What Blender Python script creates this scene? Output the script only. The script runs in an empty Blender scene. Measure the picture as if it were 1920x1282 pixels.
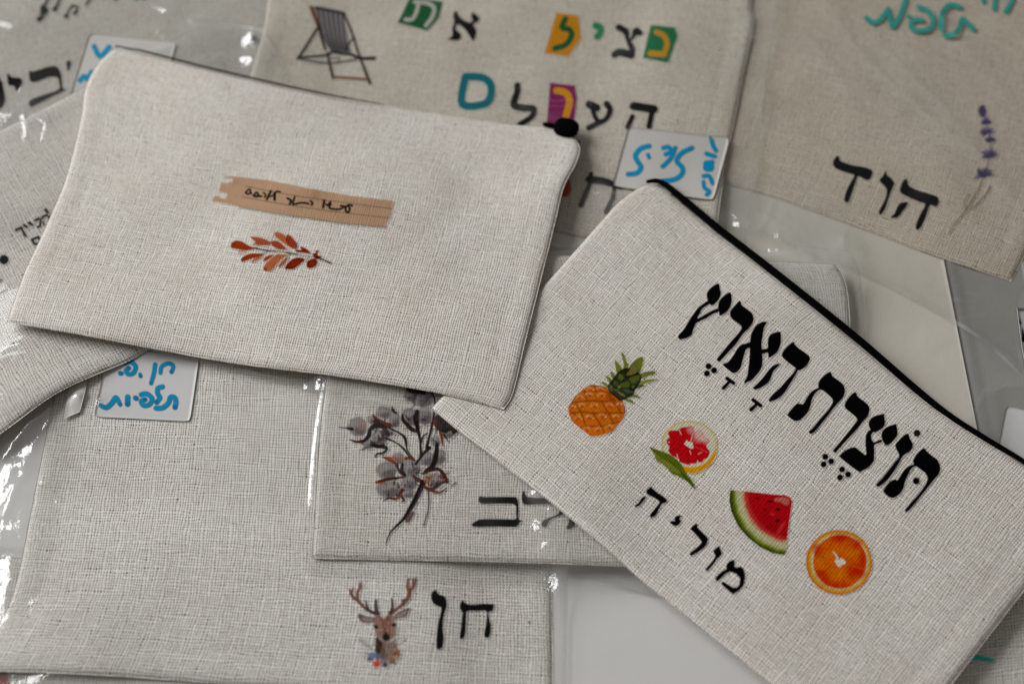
import bpy, math, random
import numpy as np
from mathutils import Vector, Matrix
from mathutils.bvhtree import BVHTree

scene = bpy.context.scene
COL = scene.collection

# ------------------------------------------------------------------ camera
TILT = math.radians(33.0)
DIST = 0.55
FPX = 2300.0                      # focal length in pixels of a 1920 px wide frame
CAM = np.array([0.0, -DIST * math.sin(TILT), DIST * math.cos(TILT)])
FWD = np.array([0.0, math.sin(TILT), -math.cos(TILT)])
RGT = np.array([1.0, 0.0, 0.0])
UPV = np.array([0.0, math.cos(TILT), math.sin(TILT)])
cam_data = bpy.data.cameras.new("camera")
cam = bpy.data.objects.new("camera", cam_data)
COL.objects.link(cam)
cam.location = CAM
cam.rotation_euler = (TILT, 0, 0)
cam_data.sensor_width = 36.0
cam_data.lens = FPX / 1920.0 * 36.0
cam_data.clip_start = 0.01
cam_data.clip_end = 50
cam_data.dof.use_dof = True
cam_data.dof.focus_distance = 0.525
cam_data.dof.aperture_fstop = 5.0
scene.camera = cam

# ------------------------------------------------------------------ light
world = bpy.data.worlds.new("World")
scene.world = world
world.use_nodes = True
bg = world.node_tree.nodes["Background"]
bg.inputs[0].default_value = (1.0, 0.95, 0.88, 1)
bg.inputs[1].default_value = 0.16

win = bpy.data.lights.new("window_light", 'AREA')
win.shape = 'RECTANGLE'
win.size = 1.85
win.size_y = 1.8
win.energy = 102.0
win.color = (0.975, 0.985, 1.0)
wo = bpy.data.objects.new("window_light", win)
COL.objects.link(wo)
wo.location = (-2.33, 0.98, 1.50)
wo.rotation_euler = (Vector((0.02, 0.0, 0.0)) - Vector(wo.location)).to_track_quat('-Z', 'Y').to_euler()

scene.view_settings.view_transform = 'Standard'
scene.view_settings.look = 'None'
scene.view_settings.exposure = 0.0
scene.view_settings.gamma = 1.0
scene.render.engine = 'CYCLES'
scene.cycles.transparent_max_bounces = 16

# ------------------------------------------------------------------ maths helpers
def rays(px, py):
    px = np.asarray(px, float); py = np.asarray(py, float)
    a = (px - 960.0) / FPX; b = -(py - 641.0) / FPX
    d = FWD[None, :] + a.reshape(-1, 1) * RGT + b.reshape(-1, 1) * UPV
    return d

def unproject(px, py, z):
    """pixel of the photo -> world x, y on height z (array)"""
    d = rays(px, py)
    t = (np.asarray(z) - CAM[2]) / d[:, 2]
    return CAM[0] + d[:, 0] * t, CAM[1] + d[:, 1] * t

_rng = np.random.RandomState(7)
_lat = _rng.rand(256, 256)
def vnoise(x, y, seed=0):
    x = np.asarray(x, float) + seed * 17.31; y = np.asarray(y, float) + seed * 9.77
    xi = np.floor(x).astype(int); yi = np.floor(y).astype(int)
    fx = x - xi; fy = y - yi
    fx = fx * fx * (3 - 2 * fx); fy = fy * fy * (3 - 2 * fy)
    g = lambda a, b: _lat[a & 255, b & 255]
    return (g(xi, yi) * (1 - fx) * (1 - fy) + g(xi + 1, yi) * fx * (1 - fy)
            + g(xi, yi + 1) * (1 - fx) * fy + g(xi + 1, yi + 1) * fx * fy)

def ridge(x, y, seed):
    n = vnoise(x, y, seed)
    return 1 - np.abs(2 * n - 1)

# height map of everything laid down so far (1 mm cells)
X0, Y0, RES, NX, NY = -0.50, -0.36, 0.001, 1000, 860
H = np.zeros((NY, NX))
GX, GY = np.meshgrid(X0 + RES * np.arange(NX), Y0 + RES * np.arange(NY))

def sample(M, x, y):
    fx = np.clip((np.asarray(x) - X0) / RES, 0, NX - 1.001); fy = np.clip((np.asarray(y) - Y0) / RES, 0, NY - 1.001)
    xi = fx.astype(int); yi = fy.astype(int); fx = fx - xi; fy = fy - yi
    return (M[yi, xi] * (1 - fx) * (1 - fy) + M[yi, xi + 1] * fx * (1 - fy)
            + M[yi + 1, xi] * (1 - fx) * fy + M[yi + 1, xi + 1] * fx * fy)

def maxf(M, r):
    done = 0
    while done < r:
        s = min(max(1, done), r - done)
        for ax in (0, 1):
            a = np.roll(M, s, ax); b = np.roll(M, -s, ax)
            M = np.maximum(M, np.maximum(a, b))
        done += s
    return M

def boxblur(M, r):
    if r < 1: return M
    for ax in (0, 1):
        P = np.concatenate([np.take(M, [0] * (r + 1), ax), M, np.take(M, [-1] * r, ax)], ax)
        c = np.cumsum(P, ax)
        n = M.shape[ax]
        hi = np.take(c, np.arange(2 * r + 1, 2 * r + 1 + n), ax); lo = np.take(c, np.arange(0, n), ax)
        M = (hi - lo) / (2 * r + 1)
    return M

def drape(r):
    if r <= 0: return H.copy()
    h = max(1, int(r // 2))
    return boxblur(boxblur(maxf(H, 2 * h), h), h)

def crom(pts, n=6, closed=True):
    P = np.array(pts, float); m = len(P); out = []
    rng = range(m) if closed else range(m - 1)
    for i in rng:
        if closed: p0, p1, p2, p3 = P[(i - 1) % m], P[i], P[(i + 1) % m], P[(i + 2) % m]
        else: p0, p1, p2, p3 = P[max(i - 1, 0)], P[i], P[i + 1], P[min(i + 2, m - 1)]
        for k in range(n):
            t = k / n
            out.append(.5 * ((2 * p1) + (p2 - p0) * t + (2 * p0 - 5 * p1 + 4 * p2 - p3) * t * t + (3 * p1 - p0 - 3 * p2 + p3) * t ** 3))
    if not closed: out.append(P[-1])
    return np.array(out)

def seg_dist(X, Y, P, closed=True, w=None):
    """distance of points to polyline; with w: distance minus the local half width"""
    best = np.full(X.shape, 1e9)
    m = len(P); rng = range(m) if closed else range(m - 1)
    for i in rng:
        a = P[i]; b = P[(i + 1) % m]
        dx, dy = b[0] - a[0], b[1] - a[1]; L = dx * dx + dy * dy + 1e-12
        t = np.clip(((X - a[0]) * dx + (Y - a[1]) * dy) / L, 0, 1)
        d = np.hypot(X - a[0] - t * dx, Y - a[1] - t * dy)
        if w is not None: d = d - (w[i] * (1 - t) + w[(i + 1) % m] * t) * .5
        best = np.minimum(best, d)
    return best

def inside(X, Y, P):
    c = np.zeros(X.shape, bool); m = len(P)
    for i in range(m):
        x1, y1 = P[i]; x2, y2 = P[(i + 1) % m]
        if y1 == y2: continue
        k = ((y1 > Y) != (y2 > Y)) & (X < (x2 - x1) * (Y - y1) / (y2 - y1) + x1)
        c ^= k
    return c

def resample(P, n):
    P = np.array(P, float); s = np.r_[0, np.cumsum(np.hypot(*np.diff(P, axis=0).T))]
    t = np.linspace(0, s[-1], n)
    return np.stack([np.interp(t, s, P[:, 0]), np.interp(t, s, P[:, 1])], 1)

# ------------------------------------------------------------------ scene helpers
def tag(o, label=None, cat=None, group=None, kind=None):
    if label: o['label'] = label
    if cat: o['category'] = cat
    if group: o['group'] = group
    if kind: o['kind'] = kind
    return o

def thing(name, loc, label, cat, group=None):
    o = bpy.data.objects.new(name, None); COL.objects.link(o)
    o.location = loc; o.empty_display_size = .01
    return tag(o, label, cat, group)

def mesh_obj(name, verts, faces, mat, parent=None, smooth=True, uv=None, col=None):
    verts = np.asarray(verts, float)
    root = parent
    off = np.zeros(3)
    if root is not None:
        r = root
        while r is not None:
            off = off + np.array(r.location); r = r.parent
        verts = verts - off
    me = bpy.data.meshes.new(name)
    faces = np.asarray(faces, int)
    nf, k = faces.shape
    me.vertices.add(len(verts)); me.vertices.foreach_set("co", verts.astype(np.float32).ravel())
    me.loops.add(nf * k); me.loops.foreach_set("vertex_index", faces.astype(np.int32).ravel())
    me.polygons.add(nf); me.polygons.foreach_set("loop_start", (np.arange(nf) * k).astype(np.int32))
    me.polygons.foreach_set("loop_total", np.full(nf, k, np.int32))
    me.update(calc_edges=True)
    me.validate()
    if uv is not None:
        l = me.uv_layers.new(name="weave")
        idx = np.empty(len(me.loops), np.int32); me.loops.foreach_get("vertex_index", idx)
        l.data.foreach_set("uv", np.asarray(uv, np.float32)[idx].ravel())
    if col is not None:
        a = me.color_attributes.new("ink", 'FLOAT_COLOR', 'POINT')
        a.data.foreach_set("color", np.asarray(col, np.float32).ravel())
    if smooth: me.polygons.foreach_set("use_smooth", np.ones(nf, bool))
    me.materials.append(mat)
    o = bpy.data.objects.new(name, me); COL.objects.link(o)
    if parent is not None: o.parent = parent
    return o

def grid_faces(nu, nv, off=0, flip=False):
    i = np.arange(nu - 1)[:, None] * nv + np.arange(nv - 1)[None, :] + off
    f = np.stack([i, i + nv, i + nv + 1, i + 1], -1).reshape(-1, 4)
    return f[:, ::-1] if flip else f

# ------------------------------------------------------------------ materials
def lin(hexs):
    c = [int(hexs[i:i + 2], 16) / 255 for i in (0, 2, 4)]
    return np.array([x / 12.92 if x <= .04045 else ((x + .055) / 1.055) ** 2.4 for x in c])

class NT:
    def __init__(s, name):
        s.m = bpy.data.materials.new(name); s.m.use_nodes = True
        s.n = s.m.node_tree.nodes; s.l = s.m.node_tree.links; s.n.clear()
        s.out = s.n.new('ShaderNodeOutputMaterial')
    def put(s, sock, v):
        if isinstance(v, bpy.types.NodeSocket): s.l.new(v, sock)
        elif v is not None: sock.default_value = v
    def math(s, op, a, b=None, c=None, clamp=False):
        n = s.n.new('ShaderNodeMath'); n.operation = op; n.use_clamp = clamp
        for i, v in enumerate((a, b, c)):
            if v is not None: s.put(n.inputs[i], v)
        return n.outputs[0]
    def comb(s, x, y, z=0.0):
        n = s.n.new('ShaderNodeCombineXYZ')
        for i, v in enumerate((x, y, z)): s.put(n.inputs[i], v)
        return n.outputs[0]
    def noise(s, vec, scale, detail=2.0, rough=.5):
        n = s.n.new('ShaderNodeTexNoise'); s.l.new(vec, n.inputs['Vector'])
        n.inputs['Scale'].default_value = scale; n.inputs['Detail'].default_value = detail
        n.inputs['Roughness'].default_value = rough
        return n.outputs['Fac']
    def mix(s, f, a, b):
        n = s.n.new('ShaderNodeMix'); n.data_type = 'RGBA'
        s.put(n.inputs[0], f); s.put(n.inputs[6], a); s.put(n.inputs[7], b)
        return n.outputs[2]
    def ramp(s, v, a, b, lo=0.0, hi=1.0):
        n = s.n.new('ShaderNodeMapRange'); n.interpolation_type = 'SMOOTHSTEP'
        s.put(n.inputs[0], v); n.inputs[1].default_value = a; n.inputs[2].default_value = b
        n.inputs[3].default_value = lo; n.inputs[4].default_value = hi
        return n.outputs[0]

def cloth_mat(name, base, printed=False, bump=.55):
    t = NT(name)
    uvn = t.n.new('ShaderNodeUVMap'); uvn.uv_map = "weave"
    sp = t.n.new('ShaderNodeSeparateXYZ'); t.l.new(uvn.outputs[0], sp.inputs[0])
    u0, v0 = sp.outputs[0], sp.outputs[1]
    uv0 = t.comb(u0, v0)
    nA = t.noise(t.comb(t.math('MULTIPLY', u0, .35), t.math('MULTIPLY', v0, .08)), 1.0, 3)
    nB = t.noise(t.comb(t.math('MULTIPLY', u0, .08), t.math('MULTIPLY', v0, .35), 7.3), 1.0, 3)
    U = t.math('MULTIPLY_ADD', nA, 2.4, u0); V = t.math('MULTIPLY_ADD', nB, 2.4, v0)
    fu = t.math('SUBTRACT', t.math('FRACT', U), .5); fv = t.math('SUBTRACT', t.math('FRACT', V), .5)
    cu = t.math('FLOOR', U); cv = t.math('FLOOR', V)
    par = t.math('FLOORED_MODULO', t.math('ADD', cu, cv), 2.0)
    A = t.math('SUBTRACT', 1.0, t.math('MULTIPLY', t.math('MULTIPLY', fu, fu), 3.9))
    B = t.math('SUBTRACT', 1.0, t.math('MULTIPLY', t.math('MULTIPLY', fv, fv), 3.9))
    h0 = t.math('MULTIPLY', t.math('POWER', A, .28), t.math('MULTIPLY_ADD', B, .6, .4))
    h1 = t.math('MULTIPLY', t.math('POWER', B, .28), t.math('MULTIPLY_ADD', A, .6, .4))
    corner = t.math('MULTIPLY', t.math('SUBTRACT', 1.0, A), t.math('SUBTRACT', 1.0, B))
    m = t.n.new('ShaderNodeMix'); m.data_type = 'FLOAT'
    t.l.new(par, m.inputs[0]); t.l.new(h0, m.inputs[2]); t.l.new(h1, m.inputs[3])
    h = m.outputs[0]
    # fibre tone that runs along each thread
    tw = t.noise(t.comb(t.math('MULTIPLY', cu, 3.37), t.math('MULTIPLY', V, .045)), 1.0, 3, .65)
    tf = t.noise(t.comb(t.math('MULTIPLY', U, .045), t.math('MULTIPLY', cv, 3.37), 4.1), 1.0, 3, .65)
    m2 = t.n.new('ShaderNodeMix'); m2.data_type = 'FLOAT'
    t.l.new(par, m2.inputs[0]); t.l.new(tw, m2.inputs[2]); t.l.new(tf, m2.inputs[3])
    tone = m2.outputs[0]
    big = t.noise(uv0, .035, 3, .6)
    b = np.array(base)
    c_lo = tuple(b * np.array([.92, .90, .86])) + (1,)
    c_hi = tuple(np.minimum(b * 1.07, .9)) + (1,)
    col = t.mix(t.ramp(tone, .30, .62), c_lo, c_hi)
    bead = t.noise(t.comb(cu, cv), 1.37, 1)
    col = t.mix(t.ramp(bead, .35, .7, 0, .6), col, (b[0] * 1.2, b[1] * 1.2, b[2] * 1.2, 1))
    col = t.mix(t.ramp(big, .35, .68, 0, .22), col, (b[0] * .85, b[1] * .80, b[2] * .72, 1))
    # slubs and tan flecks
    fl = t.noise(t.comb(t.math('MULTIPLY', U, .9), t.math('MULTIPLY', V, .45)), .8, 2)
    col = t.mix(t.ramp(fl, .70, .76, 0, .5), col, (.36, .27, .16, 1))
    # the gap between four threads shows the darker lining
    gap = t.ramp(corner, .08, .38, 1.0, 0.0)
    gapn = t.ramp(t.noise(uv0, .45, 3), .33, .68, .95, .45)
    hole = t.math('MULTIPLY', t.math('SUBTRACT', 1.0, gap), t.math('ADD', gapn, .15))
    col = t.mix(hole, col, (.13, .09, .052, 1))
    bs = t.n.new('ShaderNodeBsdfPrincipled')
    rough = .92
    if printed:
        at = t.n.new('ShaderNodeAttribute'); at.attribute_name = "ink"
        a = t.math('MULTIPLY', at.outputs['Alpha'], t.ramp(t.math('MULTIPLY_ADD', t.noise(uv0, 2.2, 2), .5, h), .25, .70, .93, 1.0), clamp=True)
        col = t.mix(a, col, at.outputs['Color'])
    t.put(bs.inputs['Base Color'], col)
    bs.inputs['Roughness'].default_value = rough
    bs.inputs['Specular IOR Level'].default_value = .10
    if printed: t.put(bs.inputs['Specular IOR Level'], t.math('MULTIPLY_ADD', a, -.095, .10))
    bp = t.n.new('ShaderNodeBump'); bp.inputs['Strength'].default_value = bump
    bp.inputs['Distance'].default_value = .0005
    fib = t.noise(uv0, 5.0, 2)
    t.l.new(t.math('MULTIPLY_ADD', fib, .25, h), bp.inputs['Height'])
    t.l.new(bp.outputs[0], bs.inputs['Normal'])
    t.l.new(bs.outputs[0], t.out.inputs[0])
    return t.m

BASE = (.735, .70, .645)
CLOTH = cloth_mat("linen_weave", BASE)
CLOTHP = cloth_mat("linen_weave_printed", BASE, True)
BASE2 = (.76, .735, .70)
CLOTH2 = cloth_mat("linen_weave_natural", BASE2)
CLOTH2P = cloth_mat("linen_weave_natural_printed", BASE2, True)
BASE3 = (.605, .565, .49)  # linen copy with the dimmer light at the back put into its colour
CLOTH3 = cloth_mat("linen_weave_dim_centre", BASE3)
CLOTH3P = cloth_mat("linen_weave_dim_centre_printed", BASE3, True)
BASE4 = (.575, .515, .43)  # darker, warmer linen copy: weaker light at upper right is in the base
CLOTH4 = cloth_mat("linen_weave_dim_right", BASE4)
CLOTH4P = cloth_mat("linen_weave_dim_right_printed", BASE4, True)
BASE6 = (.52, .50, .455)  # linen copy with the lower light at top left painted in
CLOTH6 = cloth_mat("linen_weave_dim_left", BASE6)
CLOTH6P = cloth_mat("linen_weave_dim_left_printed", BASE6, True)
BASE5 = (.67, .645, .60)
CLOTH5 = cloth_mat("linen_weave_ecru", BASE5)
CLOTH5P = cloth_mat("linen_weave_ecru_printed", BASE5, True)
def printed(m): return {CLOTH: CLOTHP, CLOTH2: CLOTH2P, CLOTH3: CLOTH3P, CLOTH4: CLOTH4P, CLOTH5: CLOTH5P, CLOTH6: CLOTH6P}[m]

def plain(name, colr, rough=.6, spec=.3, bumps=None, var=0.0):
    t = NT(name)
    bs = t.n.new('ShaderNodeBsdfPrincipled')
    tc = t.n.new('ShaderNodeTexCoord')
    if var:
        n = t.noise(tc.outputs['Object'], 22.0, 4)
        c = t.mix(t.ramp(n, .3, .7), tuple(np.array(colr) * (1 - var)) + (1,), tuple(np.minimum(np.array(colr) * (1 + var), .95)) + (1,))
        t.put(bs.inputs['Base Color'], c)
    else: bs.inputs['Base Color'].default_value = tuple(colr) + (1,)
    bs.inputs['Roughness'].default_value = rough
    bs.inputs['Specular IOR Level'].default_value = spec
    if bumps:
        sc, dist = bumps
        n = t.noise(tc.outputs['Object'], sc, 3)
        bp = t.n.new('ShaderNodeBump'); bp.inputs['Strength'].default_value = .6; bp.inputs['Distance'].default_value = dist
        t.l.new(n, bp.inputs['Height']); t.l.new(bp.outputs[0], bs.inputs['Normal'])
    t.l.new(bs.outputs[0], t.out.inputs[0])
    return t.m

M_TABLE = plain("white_table_lacquer", (.67, .655, .63), .35, .35, (60.0, .0002), .02)
M_BLACK = plain("black_zip_tape", (.002, .002, .002), .95, .02, (900.0, .0003))
M_STICK = plain("white_sticker_paper", (.57, .56, .545), .55, .2, (300.0, .0001), .015)
M_STICK2 = plain("white_sticker_paper_dim", (.50, .485, .45), .6, .15, (300.0, .0001), .015)  # same paper, its colour darkened and warmed for the light farther back
M_SHADE_SHEET = plain("grey_film_shade", (.30, .292, .27), .4, .35, (60.0, .0006), .08)  # cloudy film and the table's shade put into one grey
M_THREAD = plain("pale_thread", (.72, .70, .66), .8, .1)
M_GREYZIP = plain("faded_zip_tape", (.035, .038, .034), .9, .05)
M_CREAM = plain("cream_lining_card", (.57, .54, .465), .8, .1, (120.0, .0003), .05)
M_TAPE = plain("frosted_tape", (.62, .60, .56), .3, .5, (300.0, .0002), .04)

def film_mat(name, haze=.02, rough=.05):
    t = NT(name)
    tr = t.n.new('ShaderNodeBsdfTransparent'); tr.inputs[0].default_value = (.97, .972, .968, 1)
    gl = t.n.new('ShaderNodeBsdfGlossy'); gl.inputs['Roughness'].default_value = rough
    gl.inputs['Color'].default_value = (1, 1, 1, 1)
    df = t.n.new('ShaderNodeBsdfDiffuse'); df.inputs[0].default_value = (.8, .8, .8, 1)
    lw = t.n.new('ShaderNodeLayerWeight'); lw.inputs[0].default_value = .5
    ck = t.n.new('ShaderNodeAttribute'); ck.attribute_name = 'ink'; ck = ck.outputs['Fac']
    f = t.math('MULTIPLY_ADD', t.math('POWER', lw.outputs['Facing'], 4.0), .7, t.math('MULTIPLY_ADD', ck, .07, .017), clamp=True)
    tc = t.n.new('ShaderNodeTexCoord')
    # fine crinkles pressed into the film
    n1 = t.noise(tc.outputs['Object'], 160.0, 3, .6)
    r1 = t.math('ABSOLUTE', t.math('SUBTRACT', n1, .5))
    bp = t.n.new('ShaderNodeBump'); bp.inputs['Distance'].default_value = .0012
    t.put(bp.inputs['Strength'], t.math('MULTIPLY_ADD', ck, .55, .02, clamp=True))
    t.l.new(r1, bp.inputs['Height'])
    t.l.new(bp.outputs[0], gl.inputs['Normal'])
    m1 = t.n.new('ShaderNodeMixShader'); t.l.new(f, m1.inputs[0]); t.l.new(tr.outputs[0], m1.inputs[1]); t.l.new(gl.outputs[0], m1.inputs[2])
    hz = t.ramp(t.noise(tc.outputs['Object'], 26.0, 3), .50, .75, haze * .25, haze * 3.5)
    hz = t.math('MULTIPLY_ADD', t.math('POWER', ck, 1.5), .08, hz, clamp=True)  # shine of creases catching the window, mixed in as diffuse white
    # thin crease glints painted in as diffuse white lines
    mp = t.n.new('ShaderNodeMapping'); mp.inputs['Rotation'].default_value = (0, 0, .7); mp.inputs['Scale'].default_value = (22, 60, 22)
    t.l.new(tc.outputs['Object'], mp.inputs[0])
    cn = t.noise(mp.outputs[0], 1.0, 2, .6)
    ln = t.ramp(t.math('ABSOLUTE', t.math('SUBTRACT', cn, .5)), 0, .018, 1, 0)
    msk = t.ramp(t.noise(tc.outputs['Object'], 14.0, 2), .50, .72)
    hz = t.math('MULTIPLY_ADD', t.math('MULTIPLY', ln, msk), .09, hz, clamp=True)
    m2 = t.n.new('ShaderNodeMixShader'); t.l.new(hz, m2.inputs[0]); t.l.new(m1.outputs[0], m2.inputs[1]); t.l.new(df.outputs[0], m2.inputs[2])
    t.l.new(m2.outputs[0], t.out.inputs[0])
    return t.m
M_FILM = film_mat("clear_cellophane", .006)
M_SEAL = film_mat("cellophane_seal", .07, .16)

# flat ink whose colour and cover come from the drawing
def ink_mat(name, base=None):
    t = NT(name)
    at = t.n.new('ShaderNodeAttribute'); at.attribute_name = "ink"
    bs = t.n.new('ShaderNodeBsdfPrincipled'); t.l.new(at.outputs['Color'], bs.inputs['Base Color'])
    bs.inputs['Roughness'].default_value = .6; bs.inputs['Specular IOR Level'].default_value = .08
    tr = t.n.new('ShaderNodeBsdfTransparent')
    m = t.n.new('ShaderNodeMixShader'); t.l.new(at.outputs['Alpha'], m.inputs[0]); t.l.new(tr.outputs[0], m.inputs[1]); t.l.new(bs.outputs[0], m.inputs[2])
    t.l.new(m.outputs[0], t.out.inputs[0])
    return t.m
M_INK = ink_mat("marker_ink")

# ------------------------------------------------------------------ sheets of cloth and film
def coons(top, right, bottom, left, n, m):
    """top: left->right, right: top->bottom, bottom: left->right, left: top->bottom (world xy)"""
    T = resample(top, n); B = resample(bottom, n); L = resample(left, m); R = resample(right, m)
    u = np.linspace(0, 1, n)[:, None, None]; v = np.linspace(0, 1, m)[None, :, None]
    return ((1 - v) * T[:, None, :] + v * B[:, None, :] + (1 - u) * L[None] + u * R[None]
            - ((1 - u) * (1 - v) * T[0] + u * (1 - v) * T[-1] + (1 - u) * v * B[0] + u * v * B[-1]))

def to_world(pts, zf, smooth=True, n=5):
    P = crom(pts, n, False) if smooth else np.array(pts, float)
    z = np.full(len(P), .004)
    for _ in range(6):
        x, y = unproject(P[:, 0], P[:, 1], z)
        z = zf(x, y)
    return np.stack([x, y], 1)

class Sheet: pass

def make_pouch(name, label, cat_group, sides, mat=None, r=14, puff=.0014, edge=.0008, pitch=.00115, seam=None, seed=1, step=.0018, wav=.0009, hover=0):
    global H
    mat = mat or CLOTH
    base = drape(r)
    if hover: base = np.maximum(base, boxblur(np.maximum(base, hover), 8))
    zf = lambda x, y: sample(base, x, y) + edge
    top, right, bottom, left = [to_world(s, zf) for s in sides]
    # make the corners meet
    right[0] = top[-1]; left[0] = top[0]; bottom[0] = left[-1]; bottom[-1] = right[-1]
    W = np.hypot(*(top[-1] - top[0])); Hh = np.hypot(*(left[-1] - left[0]))
    n = int(W / step); m = int(Hh / step)
    G = coons(top, right, bottom, left, n, m)
    out = np.concatenate([top[:-1], right[:-1], bottom[::-1][:-1], left[::-1][:-1]])
    def height(x, y, d):
        e = 1 - np.exp(-d / .0007)
        p = 1 - np.exp(-d / .03)
        z = sample(base, x, y) + edge * e * 1.2 + puff * p
        z = z + wav * p * (vnoise(x * 22, y * 22, seed) - .5) * 2 + wav * .35 * p * (vnoise(x * 60, y * 60, seed + 3) - .5) * 2
        # ridge of the folded seam allowance, a shallow groove after it
        z = z + .00012 * np.exp(-((d - .006) / .004) ** 2) - .00013 * np.exp(-((d - .0115) / .0022) ** 2) * (.4 + 1.2 * vnoise(x * 30, y * 30, seed + 8))
        if seam: z = z + seam(x, y, d)
        return z
    X = G[..., 0]; Y = G[..., 1]
    d = seg_dist(X, Y, out)
    Z = height(X, Y, d)
    Zb = sample(base, X, Y) + .0002
    vt = np.stack([X, Y, Z], -1).reshape(-1, 3); vb = np.stack([X, Y, Zb], -1).reshape(-1, 3)
    u = np.linspace(0, W, n)[:, None] + 0 * Y; v = -np.linspace(0, Hh, m)[None, :] + 0 * Y
    uv = np.stack([u / pitch, v / pitch], -1).reshape(-1, 2)
    # turned-over rim that rounds the edge
    ft = grid_faces(n, m, 0, True); fb = grid_faces(n, m, n * m, False)
    idx = np.arange(n * m).reshape(n, m)
    rim = np.concatenate([idx[:, 0], idx[-1, 1:], idx[::-1, -1][1:], idx[0, ::-1][1:-1]])
    rn = np.roll(rim, -1)
    fr = np.stack([rim, rn, rn + n * m, rim + n * m], 1)
    V = np.concatenate([vt, vb]); F = np.concatenate([ft, fb, fr[:, ::-1]])
    c = vt.mean(0); c[2] = Zb.min()
    root = thing(name, c, label, "pouch", cat_group)
    ob = mesh_obj("fabric_body", V, F, mat, root, True, np.concatenate([uv, uv]))
    s = Sheet(); s.root = root; s.verts = vt; s.uv = uv; s.mat = mat; s.n, s.m = n, m; s.out = out; s.height = height; s.body = ob
    s.bvh = BVHTree.FromPolygons([tuple(p) for p in vt], [tuple(f) for f in ft.tolist()])
    s.faces = ft
    # raise the height map
    x0, y0 = out.min(0); x1, y1 = out.max(0)
    i0, i1 = max(0, int((x0 - X0) / RES)), min(NX, int((x1 - X0) / RES) + 2)
    j0, j1 = max(0, int((y0 - Y0) / RES)), min(NY, int((y1 - Y0) / RES) + 2)
    gx, gy = GX[j0:j1, i0:i1], GY[j0:j1, i0:i1]
    ins = inside(gx, gy, out)
    hh = H[j0:j1, i0:i1].copy()
    dd = seg_dist(gx[ins], gy[ins], out)
    hh[ins] = height(gx[ins], gy[ins], dd)
    H = H.copy(); H[j0:j1, i0:i1] = hh
    return s

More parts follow.
